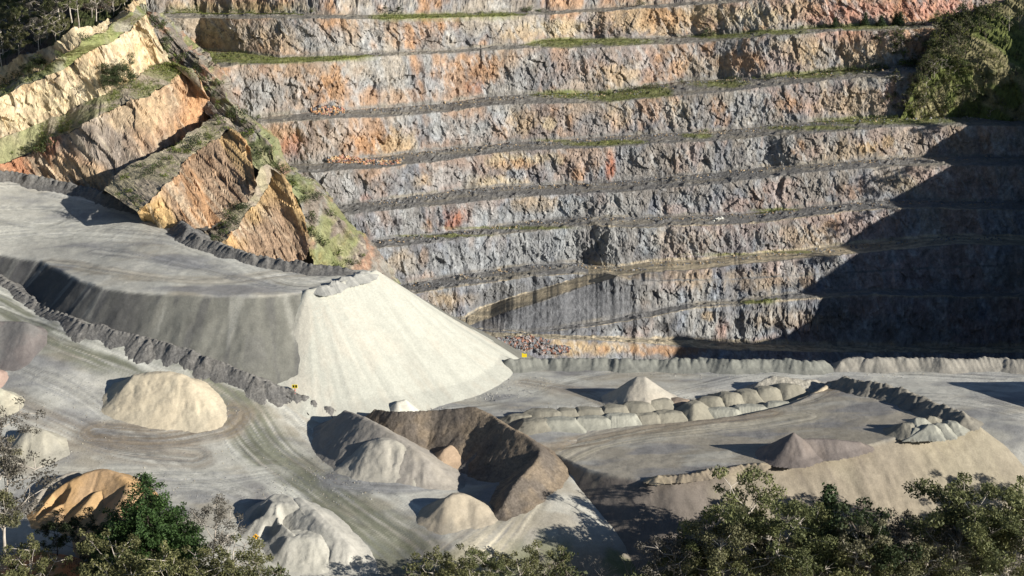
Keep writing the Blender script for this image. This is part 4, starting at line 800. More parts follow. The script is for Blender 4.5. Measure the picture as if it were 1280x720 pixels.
rocks('rubble', 'pale boulders lying on a middle ledge', [(898,275,8,2,10)], [PALE], (0.5, 1.1), 14)

rocks('stones', 'loose stones scattered over the yard around the heaps', [(210,512,90,16,320),(100,520,110,60,260),(400,612,80,22,240),(470,590,90,16,240),(640,590,50,30,160),(740,515,120,12,260),(800,500,70,8,200),(900,545,140,18,240),(660,480,40,10,160),(300,600,140,40,240),(1000,468,220,6,220),(560,520,60,10,150)], [STONE, BUFF2, GREY, GREY], (0.10, 0.24), 21, wall=False)
rocks('stones', 'stones rolled to the foot of the bright stockpile and rocky berm', [(600,492,70,10,260),(500,512,60,6,200),(330,480,90,14,0),(262,450,60,10,120),(350,488,60,10,160)], [STONE, STONE, GREY], (0.12, 0.3), 22, wall=False)
# ------------------------------------------------------------------ plants
def tube(V, F, P, Rr, k=6):
    """append a tapered tube through points P"""
    P = np.asarray(P, float); n0 = sum(len(v) for v in V); rings = []
    for i in range(len(P)):
        d = P[min(i+1, len(P)-1)]-P[max(i-1, 0)]; d /= np.linalg.norm(d)+1e-9; a = np.cross(d, (0.3, 0.9, 0.2)); a /= np.linalg.norm(a)+1e-9; b = np.cross(d, a)
        t = np.arange(k)/k*2*math.pi; rings.append(P[i]+Rr[i]*(np.cos(t)[:, None]*a+np.sin(t)[:, None]*b))
    V.append(np.vstack(rings)); f = []
    for i in range(len(P)-1):
        for j in range(k): f.append((n0+i*k+j, n0+i*k+(j+1) % k, n0+(i+1)*k+(j+1) % k, n0+(i+1)*k+j))
    F.append(np.array(f))
def leaves(rg, centres, radii, per, size, flatten=0.7, shell=0.55):
    """leaf quads filling the outer part of ellipsoidal clumps"""
    Ps = []
    for c, r in zip(centres, radii):
        n = int(per*(r**2)); u = rg.normal(size=(n, 3)); u /= np.linalg.norm(u, axis=1)[:, None]; rad = (shell+(1-shell)*rg.uniform(size=(n, 1))**0.6)*r
        rad *= 1+0.25*np.sin(u[:, :1]*7+c[0])*np.cos(u[:, 1:2]*6+c[1])
        p = u*rad; p[:, 2] *= flatten; Ps.append(p+c)
    P = np.vstack(Ps); n = len(P); a = rg.normal(size=(n, 3)); a /= np.linalg.norm(a, axis=1)[:, None]; b = np.cross(a, rg.normal(size=(n, 3))); b /= np.linalg.norm(b, axis=1)[:, None]
    s = size*rg.uniform(0.6, 1.4, (n, 1)); a = a*s; b = b*s*0.5
    V = np.stack([P-a, P+b, P+a, P-b], 1).reshape(-1, 3); F = np.arange(4*n).reshape(n, 4); return V, F, n
def colour_leaves(rg, n, c1, c2, V):
    t = rg.uniform(size=n); P = V[::4]; t = np.clip(0.5*t+0.7*(fbm(P[:, 0]*0.5+P[:, 2]*.3, P[:, 1]*0.5-P[:, 2]*.4, 2, 5)-0.15), 0, 1)
    return np.repeat(np.asarray(c1)*(1-t[:, None])+np.asarray(c2)*t[:, None], 4, 0)
PROTO = {}
def proto(key, name, leafV, leafF, leafC, wV, wF, bark):
    d = {}
    if wV is not None:
        o = mesh_np('trunk', np.vstack(wV), np.vstack(wF), bark, smooth=True); d['trunk'] = o.data; bpy.data.objects.remove(o)
    if leafV is not None:
        o = mesh_np('crown', leafV, leafF, M_GUM, leafC); d['crown'] = o.data; bpy.data.objects.remove(o)
    PROTO[key] = (name, d)
def gum(key, seed, H=20, W=7, dens=130, c1=(0.07,0.078,0.042), c2=(0.25,0.24,0.13), bark=M_BARK, limbs=7, leaf=0.205, low=0.42, name='gum_tree', clr=(1.5, 2.6)):
    rg = np.random.default_rng(seed); V = []; F = []; cs = []; rs = []
    lean = rg.normal(0, 0.05, 2); tp = [np.array([lean[0]*z*1.0+0.25*math.sin(z*0.5+seed), lean[1]*z+0.25*math.cos(z*0.4+seed), z]) for z in np.linspace(0, H*0.8, 8)]
    tube(V, F, tp, np.linspace(0.36, 0.08, 8)*H/20)
    for i in range(limbs):
        t = low+(0.78-low)*i/max(1, limbs-1); z = t*H; b = np.array([np.interp(z, [p[2] for p in tp], [p[k] for p in tp]) for k in (0, 1, 2)])
        a = i*2.4+rg.uniform(-0.5, 0.5); L = W*rg.uniform(0.5, 1.0)*(1.1-0.5*t); e = b+np.array([math.cos(a)*L, math.sin(a)*L, L*rg.uniform(0.5, 1.0)])
        m = (b+e)/2+np.array([math.cos(a)*L*0.12, math.sin(a)*L*0.12, -L*0.12]); tube(V, F, [b, m, e], [0.15*H/20, 0.10*H/20, 0.04], 5)
        for j in range(rg.integers(3, 6)):
            o = rg.normal(0, 1, 3)*np.array([1.7, 1.7, 1.3])*W/7; c = e+o; tube(V, F, [m*0.3+e*0.7, c*0.8+e*0.2, c], [0.07, 0.04, 0.02], 4); cs.append(c); rs.append(rg.uniform(*clr)*W/7*0.58)
    for j in range(5):
        c = tp[-1]+rg.normal(0, 1, 3)*np.array([1.6, 1.6, 1.0])*W/7; tube(V, F, [tp[-2], (tp[-1]+c)/2, c], [0.08, 0.05, 0.02], 4); cs.append(c); rs.append(rg.uniform(*clr)*W/7*0.58)
    lv, lf, n = leaves(rg, np.array(cs), rs, dens, leaf, 0.72, 0.35); proto(key, name, lv, lf, colour_leaves(rg, n, c1, c2, lv), V, F, bark)
def pine(key, seed, H=20, W=6, c1=(0.025,0.05,0.018), c2=(0.06,0.11,0.03), dens=26, whorls=14, leaf=0.26):
    rg = np.random.default_rng(seed); V = []; F = []; cs = []; rs = []
    tube(V, F, [(0, 0, 0), (0.1, 0, H*.5), (0, 0, H*.97)], [0.35*H/20, 0.2*H/20, 0.04])
    for i in range(whorls):
        t = (0.05 if W > 8 else 0.14)+(0.92 if W > 8 else 0.82)*i/(whorls-1); z = t*H; L = W*(1-t)**0.75*(0.85+0.3*rg.uniform()); m = max(4, int(9*(1-t)+4))
        for j in range(m):
            a = j/m*6.283+i*0.8+rg.uniform(-.25, .25); l = L*rg.uniform(0.75, 1.15); e = np.array([math.cos(a)*l, math.sin(a)*l, z+l*0.22]); tube(V, F, [(0, 0, z), e*0.5+np.array([0, 0, z*0.5-0.05*l]), e], [0.08, 0.05, 0.02], 4)
            for k in np.linspace(0.35, 1.0, max(2, int(l/1.1))):
                cs.append(np.array([e[0]*k, e[1]*k, z+(e[2]-z)*k])+rg.normal(0, .15, 3)); rs.append((0.5+0.32*(1-t)+0.3*rg.uniform())*(1.25 if W > 8 else 1))
    lv, lf, n = leaves(rg, np.array(cs), rs, dens, leaf, 0.8, 0.2); proto(key, 'pine_tree', lv, lf, colour_leaves(rg, n, c1, c2, lv), V, F, M_BARKD)
def bush(key, seed, r=1.5, c1=(0.05,0.075,0.025), c2=(0.11,0.14,0.04), n=7, dens=44, leaf=0.17, name='shrub'):
    rg = np.random.default_rng(seed); V = []; F = []; cs = []; rs = []
    for i in range(n):
        c = rg.normal(0, 0.5, 3)*r; c[2] = abs(c[2])*0.7+0.45*r; cs.append(c); rs.append(r*rg.uniform(0.4, 0.75)); tube(V, F, [(0, 0, -.2), c*0.5, c], [0.07, 0.05, 0.02], 4)
    lv, lf, m = leaves(rg, np.array(cs), rs, dens, leaf, 0.85, 0.4); proto(key, name, lv, lf, colour_leaves(rg, m, c1, c2, lv), V, F, M_BARKD)
def bare(key, seed, H=10, name='bare_tree', mat=None, spread=0.5, twigs=True):
    rg = np.random.default_rng(seed); V = []; F = []
    def grow(p, d, L, r, lv):
        q = p+d*L*0.5+rg.normal(0, 0.06, 3)*L; e = p+d*L; tube(V, F, [p, q, e], [r, r*.8, r*.6], 5 if lv < 2 else 4)
        if lv >= 5: return
        for k in range(2 if lv else 4):
            dd = d+rg.normal(0, spread, 3); dd[2] = abs(dd[2])*0.8+0.15; dd /= np.linalg.norm(dd); grow(e if lv else p+d*L*rg.uniform(.4, 1), dd, L*rg.uniform(.6, .85), r*.6, lv+1)
    grow(np.zeros(3), np.array([0, 0, 1.0]), H*0.28, 0.16*H/10, 0); proto(key, name, None, None, None, V, F, mat or M_DEAD)
gum('gum_a', 1, 20, 7.5); gum('gum_b', 2, 18, 8, c1=(0.065,0.082,0.038), c2=(0.22,0.23,0.10)); gum('gum_c', 3, 22, 6.5, c1=(0.08,0.08,0.052), c2=(0.24,0.225,0.14), low=0.5); gum('gum_d', 4, 15, 6, c1=(0.05,0.065,0.03), c2=(0.17,0.185,0.08), low=0.3)
gum('gum_e', 5, 16, 7, c1=(0.09,0.085,0.07), c2=(0.17,0.155,0.13), dens=52, low=0.25, limbs=9); gum('gum_f', 6, 12, 6, c1=(0.065,0.078,0.035), c2=(0.22,0.215,0.095), low=0.2, limbs=8, dens=110)
gum('dark_a', 7, 13, 5.5, c1=(0.018,0.03,0.014), c2=(0.05,0.065,0.03), low=0.15, limbs=9, dens=110, bark=M_BARKD, name='leafy_tree')
gum('dark_b', 27, 9, 6, c1=(0.03,0.045,0.02), c2=(0.075,0.095,0.04), low=0.12, limbs=9, dens=50, bark=M_BARKD, name='leafy_tree', clr=(2.6, 3.8), leaf=0.22)
gum('small_a', 8, 7, 3.2, c1=(0.05,0.065,0.03), c2=(0.12,0.13,0.06), low=0.15, limbs=6, dens=50, leaf=0.22, bark=M_BARKD, name='small_tree', clr=(1.6, 2.8)); gum('small_b', 9, 6, 3.4, c1=(0.07,0.085,0.025), c2=(0.18,0.19,0.06), low=0.12, limbs=6, dens=50, leaf=0.22, bark=M_BARKD, name='small_tree', clr=(1.6, 2.8))
gum('small_c', 10, 8, 3.0, c1=(0.10,0.105,0.065), c2=(0.20,0.19,0.12), low=0.15, limbs=6, dens=40, leaf=0.22, name='small_tree', clr=(1.6, 2.8))
pine('pine_big', 11, 22, 12.0, c1=(0.03,0.062,0.022), c2=(0.08,0.14,0.042), dens=40, whorls=22, leaf=0.25); pine('pine_thin', 12, 12, 2.6, c1=(0.03,0.05,0.025), c2=(0.06,0.09,0.04), whorls=11); pine('pine_tiny', 13, 5, 1.6, c1=(0.03,0.05,0.025), c2=(0.06,0.09,0.04), whorls=8, leaf=0.2)
bush('bush_a', 14, 1.3); bush('bush_b', 15, 1.0, (0.08,0.11,0.02), (0.17,0.21,0.05)); bush('bush_c', 16, 1.6, (0.03,0.045,0.02), (0.07,0.09,0.035)); bush('bush_red', 17, 2.2, (0.12,0.05,0.035), (0.25,0.12,0.08), dens=26)
bush('tuft', 18, 0.6, (0.12,0.14,0.035), (0.24,0.24,0.07), n=4, dens=90, leaf=0.16)
bare('bare_a', 19, 11); bare('bare_b', 20, 9, mat=M_BARK, spread=0.6); bare('bare_c', 21, 7, spread=0.65)
def plant(key, loc, label, cat, group, s=1.0, rz=None, flat=None):
    name, d = PROTO[key]
    if key.startswith('bush') or key == 'tuft' or 'tiny' in key or flat:
        pass
    e = bpy.data.objects.new(name, None); COL.objects.link(e); e.location = tuple(float(v) for v in loc); e.rotation_euler = (0, 0, random.uniform(0, 6.28) if rz is None else rz)
    e.scale = (s*random.uniform(.9, 1.1), s*random.uniform(.9, 1.1), s*random.uniform(.92, 1.08)); e.empty_display_size = 0.5
    for pn, me in d.items():
        o = bpy.data.objects.new(('stems' if name == 'shrub' and pn == 'trunk' else 'foliage' if name == 'shrub' else pn), me); COL.objects.link(o); o.parent = e
    return tag(e, label, cat, group)
DESC = {'gum_a':'olive gum tree with pale forked trunk','gum_b':'green gum tree with wide crown','gum_c':'tall grey green gum tree','gum_d':'bushy dark olive gum tree','gum_e':'thin grey gum tree showing pale limbs','gum_f':'low rounded olive gum tree','dark_a':'dense very dark leafy tree','dark_b':'round dark green leafy tree',
        'small_a':'small olive tree','small_b':'small yellow green tree','small_c':'small pale grey green tree','pine_big':'big bright green pine','pine_thin':'slender dark pine','pine_tiny':'tiny dark pine','bush_a':'round green shrub','bush_b':'bright green shrub','bush_c':'dark green shrub','bush_red':'reddish bare twigged shrub','tuft':'small yellow green tuft','bare_a':'leafless grey tree','bare_b':'leafless white limbed tree','bare_c':'leafless dead shrub'}
def stand(zone, group, items, locf, cat='tree'):
    items = sorted(items, key=lambda t: (t[0], t[1])); cnt = {}; tot = {}
    for it in items: tot[it[2]] = tot.get(it[2], 0)+1
    for (x, y, key, s) in items:
        i = cnt.get(key, 0); cnt[key] = i+1
        lab = f'{DESC[key]} {zone}' if tot[key] == 1 else f'{ordinal(i)} {DESC[key]} from left {zone}'
        c = 'shrub' if key[:4] in ('bush', 'tuft') else cat
        plant(key, locf(x, y), lab, c, group, s)
def gl(x, y):
    p = on_ground(x, y); p = p.copy(); p[2] = float(ground(p[0], p[1]))-0.2; return p
# foreground right: (x of base, y of base in the picture, kind, size)
HT = {'gum_a':20,'gum_b':18,'gum_c':22,'gum_d':15,'gum_e':16,'gum_f':12,'dark_a':13,'dark_b':9,'pine_big':22,'pine_thin':12,'bare_a':11,'bare_b':9,'bare_c':7,'bush_red':3,'bush_a':2,'bush_c':2.4,'small_a':7,'small_b':6,'small_c':8}
def top_at(x, ytop, ybase, key):
    """size so that a tree standing at (x, ybase) reaches ytop"""
    b = gl(x, ybase); a = at_d(x, ytop, b[1]); return (a[2]-b[2])/HT[key]/1.08
FR = [(896,738,'gum_a',622),(925,722,'gum_b',598),(955,745,'gum_d',612),(1030,722,'pine_thin',588),(1012,760,'gum_b',640),(1050,748,'gum_c',632),(1120,745,'gum_a',648),(1078,750,'dark_a',632),(1166,760,'gum_e',646),(1150,790,'gum_f',690),(1000,790,'gum_d',680),(1140,700,'gum_e',640),
      (1190,735,'gum_b',604),(1218,722,'gum_b',590),(1268,722,'gum_a',616),(1290,735,'gum_b',606),(1180,770,'gum_c',652),(1250,780,'gum_f',690),(1075,790,'gum_f',680),(940,790,'gum_f',680),(900,800,'gum_f',690),(872,760,'gum_d',668),
      (840,742,'gum_e',668),(855,770,'gum_f',690),(1040,790,'bare_b',676),(968,775,'gum_c',650),(820,770,'gum_f',700),(1112,715,'gum_e',650)]
stand('below the platform slope', 'foreground trees below the platform', [(x, y+(30 if y < 760 and k != 'pine_thin' else 0), k, top_at(x, t, y+(30 if y < 760 and k != 'pine_thin' else 0), k)) for x, y, k, t in FR], gl)
FM = [(538,770,'gum_f',700),(575,760,'gum_f',690),(612,758,'gum_d',682),(650,770,'gum_f',698),(680,748,'gum_f',682),(700,775,'small_a',704),(742,745,'bare_a',678),(790,735,'bare_a',672),(765,760,'bare_c',700),(780,790,'small_a',712),(590,790,'gum_f',706),(520,790,'small_a',712)]
stand('at the bottom centre', 'foreground trees at the bottom centre', [(x, y, k, top_at(x, t, y, k)) for x, y, k, t in FM], gl)
FL = [(-12,665,'gum_c',548),(8,700,'gum_e',565),(25,735,'bare_b',655),(-15,730,'gum_a',600),(40,770,'gum_f',690),(10,775,'gum_f',700),(72,700,'dark_a',645),(100,700,'dark_a',640),(125,715,'dark_a',655),(60,735,'gum_f',700),(190,715,'pine_big',572),(150,765,'gum_f',672),(172,800,'gum_f',705),(215,800,'gum_f',702),(238,770,'gum_f',690),
      (268,715,'gum_e',628),(292,722,'bare_b',640),(300,765,'gum_f',680),(325,780,'gum_f',700),(130,790,'gum_f',700),(265,795,'gum_f',700),(88,718,'bush_red',702),(108,722,'bush_red',705),(345,790,'small_a',706),(10,595,'gum_e',500)]
stand('at the lower left', 'foreground trees at the lower left', [(x, y, k, top_at(x, t, y, k)) for x, y, k, t in FL if k != 'x'], gl)
# trees outside the frame to the right, which throw the long shadows on the yard and slope
OFF = [(142,354,'gum_a',1.35),(151,348,'gum_b',1.5),(158,360,'gum_c',1.35),(149,366,'gum_b',1.2),(167,350,'gum_a',1.5)]
def off_loc(x, y): return (x, y, float(ground(x, y))-0.2)
stand('beyond the right edge', 'trees outside the right edge', OFF, off_loc)
# forest above the cream cutting
def forest():
    it = []; rg = random.Random(3)
    for r in range(6):
        for k in range(13):
            u = (k+rg.uniform(-.35, .35))/12.5; v = 0.02+r*0.12+rg.uniform(-.03, .03); it.append((max(0.01, min(.99, u)), v, rg.choice(['gum_f','gum_a','gum_b','gum_b','gum_f','gum_e']), rg.uniform(0.6, 0.95)))
    def loc(u, v):
        p = HILL[int(v*(HILL.shape[0]-1)), int(u*(HILL.shape[1]-1))].copy(); p[2] -= 0.3; return p
    stand('in the hilltop forest', 'forest trees above the cream cutting', it, loc)
forest()
def wl(dy=0.0):
    return lambda x, y: wall_point(x, y, True)+np.array([0, 0, -0.15])
def pt(P):
    def f(x, y):
        pr = 640+P[..., 0]/(P[..., 1]*math.cos(PITCH)+(CAM_H-P[..., 2])*math.sin(PITCH))*FPX
        py = 360+((CAM_H-P[..., 2])*math.cos(PITCH)-P[..., 1]*math.sin(PITCH))/(P[..., 1]*math.cos(PITCH)+(CAM_H-P[..., 2])*math.sin(PITCH))*FPX
        return P.reshape(-1, 3)[int(np.argmin((pr-x)**2+(py-y)**2))]+np.array([0, 0, -.15])
    return f
# trees and shrubs on the ledges of the main wall
rg = random.Random(5)
LB = 'shrubs and little trees on the terrace ledges'
top = [(x+rg.uniform(-5, 5), 17+rg.uniform(-3, 3), rg.choice(['small_a','small_b','bush_a','bush_b','dark_a']), rg.uniform(.5, 1.0)) for x in (205,215,238,250,262,285,300,318,330,338,346,355,365,392,480,500)]
top = [(x, y, k, s*(0.35 if k == 'dark_a' else 0.62 if k.startswith('small') else 1.3)) for x, y, k, s in top]
stand('on the topmost ledge at the upper left', LB, top, wl())
stand('on the topmost ledge near the top centre', LB, [(655,15,'bush_c',1.3),(662,14,'bush_a',1.4),(672,14,'bush_b',1.1),(678,15,'bush_c',1.1),(560,19,'bush_b',.8),(530,20,'bush_b',.8),(600,17,'bush_a',.8),(480,21,'bush_a',.9),(615,16,'bush_b',.9),(800,8,'bush_c',1.2)], wl())
stand('on the upper right ledge', LB, [(886,42,'bush_c',2.0),(892,43,'bush_a',1.3),(1000,36,'bush_a',1),(1042,34,'pine_tiny',.9),(1048,34,'bush_c',1.2),(1060,34,'bush_a',1),(1080,33,'pine_tiny',1.1),(1100,33,'pine_tiny',1),(1106,33,'bush_b',1.1),(1118,32,'pine_tiny',1.1),(1124,32,'pine_tiny',1.3),(1140,32,'bush_a',1.2),(1155,31,'bush_a',1.2),(1168,30,'bush_c',1.3),(1030,35,'bush_a',1),(960,40,'bush_a',.8)], wl())
stand('on the second ledge from the top right', LB, [(1040,91,'bush_c',1.3),(1050,90,'bush_a',1.3),(1058,90,'bush_c',1.3),(1066,89,'bush_a',1.4),(1075,89,'bush_b',1.0),(1084,88,'bush_c',1.5),(1093,87,'bush_c',1.4),(1100,87,'bush_c',1.5),(1106,87,'bush_a',1.4),(960,99,'bush_c',1.2),(985,96,'bush_a',1.1),(920,101,'bush_c',1.1),(910,101,'bush_a',1),(940,99,'bush_a',.8),(1018,93,'bush_a',1),(1130,70,'bush_b',2.2),(1132,84,'bush_b',2.4),(1138,78,'bush_c',2)], wl())
stand('on the rock face beside the bushy slope', LB, [(rg.uniform(1095, 1160), rg.uniform(45, 150), rg.choice(['small_b','bush_b','bush_c','small_a']), rg.uniform(.6, 1.1)) for _ in range(34)], lambda x, y: wall_point(x, y)+np.array([0, -.6, -.4]))
stand('on the grassy middle ledge', LB, [(672,118,'bush_b',.9),(700,118,'bush_b',.8),(735,118,'bush_a',.9),(750,118,'bush_b',1),(762,118,'bush_a',1),(775,116,'bush_c',1),(785,115,'bush_a',1.1),(795,113,'bush_c',1.1),(804,111,'bush_a',1.2),(812,110,'bush_c',1.1),(822,109,'bush_a',1.1),(832,108,'bush_b',.9),(852,104,'bush_a',1)], wl())
stand('on the middle ledges', LB, [(882,163,'bush_b',1.1),(312,152,'bush_c',1.2),(322,150,'bush_a',1.1),(316,156,'bush_c',1.1),(690,52,'bush_b',.9),(700,51,'bush_b',.9),(712,51,'bush_a',.8),(970,262,'bush_a',.6),(950,265,'bush_b',.6),(1015,157,'bush_a',.7),(1035,155,'bush_a',.7),(1060,152,'bush_b',.8),(1090,150,'bush_a',.9),(1120,149,'bush_b',1)], wl())
stand('on the wide green ledge at the upper left', LB, [(232+i*11+rg.uniform(-4, 4), 66+rg.uniform(-2, 8), rg.choice(['bush_b','bush_a','tuft','tuft']), rg.uniform(.5, .9)) for i in range(16)], wl())
# bushes on the spur
stand('on the ledge above the cream face', 'shrubs on the side wall', [(22,100,'bush_c',1.6),(30,97,'small_a',.55),(36,95,'dark_b',.42),(48,90,'dark_b',.5),(55,92,'bush_c',1.6),(8,108,'bush_a',1.2),(76,70,'bush_a',1.1),(105,58,'bush_c',1.3)], lambda x, y: resample(U_toe, 400)[int(np.argmin(np.abs(640+resample(U_toe, 400)[:, 0]/(resample(U_toe, 400)[:, 1]*math.cos(PITCH)+(CAM_H-resample(U_toe, 400)[:, 2])*math.sin(PITCH))*FPX-x)))]+np.array([0, -1.2, -.3]))
def lerp_line(A, B, t):
    L = resample(A, 300)*(1-t)+resample(B, 300)*t; px = 640+L[:, 0]/(L[:, 1]*math.cos(PITCH)+(CAM_H-L[:, 2])*math.sin(PITCH))*FPX
    return lambda x: L[int(np.argmin(np.abs(px-x)))]
stand('on the bright green side ledge', 'shrubs on the side wall', [(140,.72,'dark_b',.80),(154,.74,'dark_b',.86)]+[(float(x), rg.choice([.1,.25,.5]), rg.choice(['bush_b','bush_a','tuft','bush_b']), rg.uniform(.5, .9)) for x in range(4, 232, 12)], lambda x, t: lerp_line(O_crs, C_toe, t)(x)+np.array([0, 0, -.2]))
stand('on the shrubby ledges between the noses', 'shrubs on the side wall', [(float(x), rg.choice([.2,.5,.8]), rg.choice(['bush_b','bush_a','bush_c']), rg.uniform(.8, 1.6)) for x in range(150, 282, 6)], lambda x, t: lerp_line(P_crs, PB, t)(x)+np.array([0, 0, -.2]))
stand('on the lowest ledge between the noses', 'shrubs on the side wall', [(float(x), rg.choice([.2,.5,.8]), rg.choice(['bush_b','bush_a','bush_c']), rg.uniform(.9, 1.6)) for x in range(268, 312, 5)], lambda x, t: lerp_line(Q_crs, QB, t)(x)+np.array([0, 0, -.2]))
stand('beside the grey slope at the far left', 'shrubs on the side wall', [(48,.0,'bush_c',1.7),(56,.0,'bush_a',1.6),(62,.1,'bush_c',1.5)], lambda x, t: lerp_line(O_crs, C_toe, t)(x)+np.array([0, -2, -2.]))
GL_ = [(t, u) for t in np.linspace(0.02, 0.97, 60) for u in (rg.uniform(.1, .9),)]
gA = resample(GY_L, 200); gB = resample(GY_R, 200)
stand('in the overgrown gully', 'shrubs in the gully', [(t, u, rg.choice(['bush_a','bush_c','bush_b','bush_a']), rg.uniform(.8, 1.9)) for t, u in GL_], lambda t, u: gA[int(t*199)]*(1-u)+gB[int(t*199)]*u+np.array([0, -.4, 0]))
# the bushy slope at the upper right, and the hill that shades it
def vslope():
    it = []; r2 = random.Random(9)
    for k in range(150):
        u = r2.uniform(0.0, 0.62); v = r2.uniform(0.02, 0.98); it.append((u, v, r2.choice(['small_a','small_b','small_c','bush_a','small_a','small_b','bush_c']), r2.uniform(.45, .85)))
    stand('on the bushy slope at the upper right', 'trees and shrubs on the bushy slope', [(u, v, k, s*(2.6 if k.startswith('bush') else 1.3)) for u, v, k, s in it], lambda u, v: VEG[int(v*(VEG.shape[0]-1)), int(u*(VEG.shape[1]-1))]+np.array([0, 0, -.4]))
vslope()
def hill_trees():
    it = []; r2 = random.Random(12)
    for (y, s) in [(492,.7),(497,1),(510,.5),(524,.6),(541,.8),(548,.9),(553,.7),(572,.9),(578,1),(590,.6),(603,1),(610,.8),(622,.6),(634,1),(641,.9),(655,.7),(668,.9)]:
        it.append((238+r2.uniform(-4, 4), y, r2.choice(['gum_b','gum_d','gum_f']), s*r2.uniform(.45, .95)))
    stand('on the crest of the right hill', 'trees on the right hill', it, lambda x, y: (x, y, float(hill_h(np.array(x), np.array(y)))-.5))
hill_trees()
# grass on the ledges: short tufts, uncountable
def grass():
    rgn = np.random.default_rng(31); pts = []
    for (x, y, rx, ry) in GR:
        if ry < 3: continue
        for _ in range(int(rx*ry*1.1)):
            a = rgn.uniform(0, 6.28); r = math.sqrt(rgn.uniform()); qx = x+rx*r*math.cos(a); j = int(np.clip(np.searchsorted(WX, qx), 0, len(WX)-1)); cand = np.where(WFACE[:, j] < 0.1)[0]; k = cand[int(np.argmin(np.abs(WPY[cand, j]-(y+ry*r*math.sin(a)))))]
            if abs(WPY[k, j]-y) < ry+4: pts.append(WP[k, j]+rgn.normal(0, .35, 3)*np.array([1, 1, 0]))
    for A, B, n in ((O_crs, C_toe, 2600), (P_crs, PB, 500), (C_crs, U_toe, 700)):
        a = resample(A, 400); b = resample(B, 400)
        for _ in range(n):
            i = rgn.integers(0, 400); t = rgn.uniform(); p = a[i]*(1-t)+b[i]*t
            if vn2(p[0]*.15, p[1]*.15, 77) > .35: pts.append(p)
    P = np.array(pts); n = len(P); V = []; k = 5
    for j in range(k):
        o = rgn.normal(0, .28, (n, 3)); o[:, 2] = 0; h = rgn.uniform(.25, .65, (n, 1)); d = rgn.normal(0, .3, (n, 3)); d[:, 2] = 1; w_ = rgn.normal(0, 1, (n, 3)); w_[:, 2] = 0; w_ /= np.linalg.norm(w_, axis=1)[:, None]
        b = P+o-np.array([0, 0, .1]); V.append(np.stack([b-w_*.10, b+w_*.10, b+d*h], 1))
    V = np.concatenate(V).reshape(-1, 3); m = len(V)//3; t = rgn.uniform(size=(m, 1)); C = np.repeat(np.array([.10,.15,.03])*(1-t)+np.array([.24,.23,.09])*t, 3, 0)
    tag(mesh_np('grass', V, np.arange(3*m).reshape(m, 3), M_GUM, C), 'short green and yellow grass growing along the ledges', kind='stuff')
grass()

# ------------------------------------------------------------------ signs, pipe
def boxm(c, s):
    c = np.array(c, float); s = np.array(s, float)/2; v = np.array([(i, j, k) for i in (-1, 1) for j in (-1, 1) for k in (-1, 1)], float)*s+c
    return v, np.array([(0,1,3,2),(4,6,7,5),(0,4,5,1),(2,3,7,6),(0,2,6,4),(1,5,7,3)])
def boxes(name, L, mat, parent):
    V = []; F = []; n = 0
    for c, s in L: v, f = boxm(c, s); V.append(v); F.append(f+n); n += 8
    o = mesh_np(name, np.vstack(V), np.vstack(F), mat); o.parent = parent; return o
def cyl(name, p0, p1, r, mat, parent=None, k=10):
    V = []; F = []; tube(V, F, [p0, (np.array(p0)+np.array(p1))/2, p1], [r, r, r], k); o = mesh_np(name, np.vstack(V), np.vstack(F), mat, smooth=True)
    if parent: o.parent = parent
    return o
def empty(name, loc, rz=0):
    e = bpy.data.objects.new(name, None); COL.objects.link(e); e.location = tuple(float(v) for v in loc); e.rotation_euler = (0, 0, rz); return e
p = on_ground(655, 454); e = tag(empty('warning_sign', p), 'yellow rectangular sign on a pale post at the pit rim', 'sign')
cyl('post', (0, 0, -1), (0, 0, 3.0), 0.09, M_POST, e); b_ = boxes('sign_board', [((0.1, -0.12, 2.5), (1.5, 0.06, 1.1)), ((-0.45, -0.12, 3.15), (0.4, 0.06, 0.3))], M_YEL, e); boxes('legend_bar', [((0.1, -0.16, 2.5), (0.7, 0.02, 0.16))], M_ORY, b_)
p = gl(321, 690); p[2] += 0; e = tag(empty('warning_sign', p), 'amber diamond shaped sign on a white post among the lower left trees', 'sign')
cyl('post', (0, 0, -0.5), (0, 0, 3.6), 0.08, M_WHITE, e)
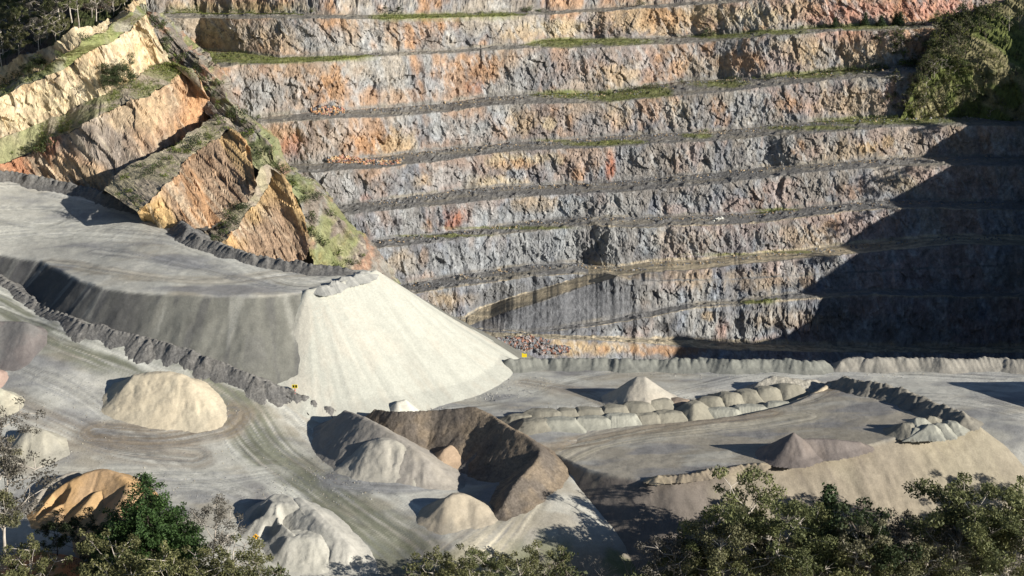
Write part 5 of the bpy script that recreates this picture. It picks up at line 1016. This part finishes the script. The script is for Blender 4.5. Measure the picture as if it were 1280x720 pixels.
o = boxes('sign_board', [((0, 0, 0), (1.1, 0.06, 1.1))], M_ORY, e); o.rotation_euler = (0, math.pi/4, 0); o.location = (0, -0.12, 4.2); boxes('legend_bar', [((0, -0.04, 0), (0.3, 0.02, 0.5))], M_BLK, o)
p = on_ground(369, 494); e = tag(empty('road_sign', p), 'two windowed board on a dark red post beside the rocky road berm', 'sign')
cyl('post', (0, 0, -0.3), (0, 0, 2.2), 0.10, M_RED, e)
b_ = boxes('board_frame', [((0, -.1, 3.05), (1.5, .08, .12)), ((0, -.1, 2.15), (1.5, .08, .12)), ((-.7, -.1, 2.6), (.12, .08, .78)), ((.7, -.1, 2.6), (.12, .08, .78)), ((0, -.1, 2.6), (.12, .08, .78))], M_YEL, e); boxes('board_panel', [((0, -.02, 2.6), (1.3, .05, .8))], M_BLK, b_)
p = on_ground(369, 494.5); e = tag(empty('traffic_cone', p+np.array([.1, -1, 0])), 'red and white marker cone standing under the two windowed board', 'cone')
def cone(name, z0, z1, r0, r1, mat): V = []; F = []; tube(V, F, [(0, 0, z0), (0, 0, (z0+z1)/2), (0, 0, z1)], [r0, (r0+r1)/2, r1], 12); o = mesh_np(name, np.vstack(V), np.vstack(F), mat, smooth=True); o.parent = e
cone('cone_body', .05, .45, .40, .28, M_RED); cone('reflective_band', .45, .8, .28, .2, M_WHITE); cone('cone_tip', .8, 1.1, .2, .05, M_RED); boxes('cone_base', [((0, 0, 0), (1.0, 1.0, .1))], M_RED, e)
V = []; F = []; P = [on_ground(x, y)+np.array([0, 0, .22]) for x, y in smooth_line([(250,447),(290,463),(325,480),(350,492),(368,503),(380,513),(386,520)], 40)]
tube(V, F, P, [0.2]*40, 8); tag(mesh_np('pipe', np.vstack(V), np.vstack(F), M_BLK, smooth=True), 'black poly pipe lying along the edge of the curving road', 'pipe')
for o_ in bpy.data.objects:
    if o_.get('label') and len(o_['label'].split()) > 16: print('LONG', o_['label'])
print('objects', len(bpy.data.objects), 'polys', sum(len(m.polygons) for m in bpy.data.meshes))
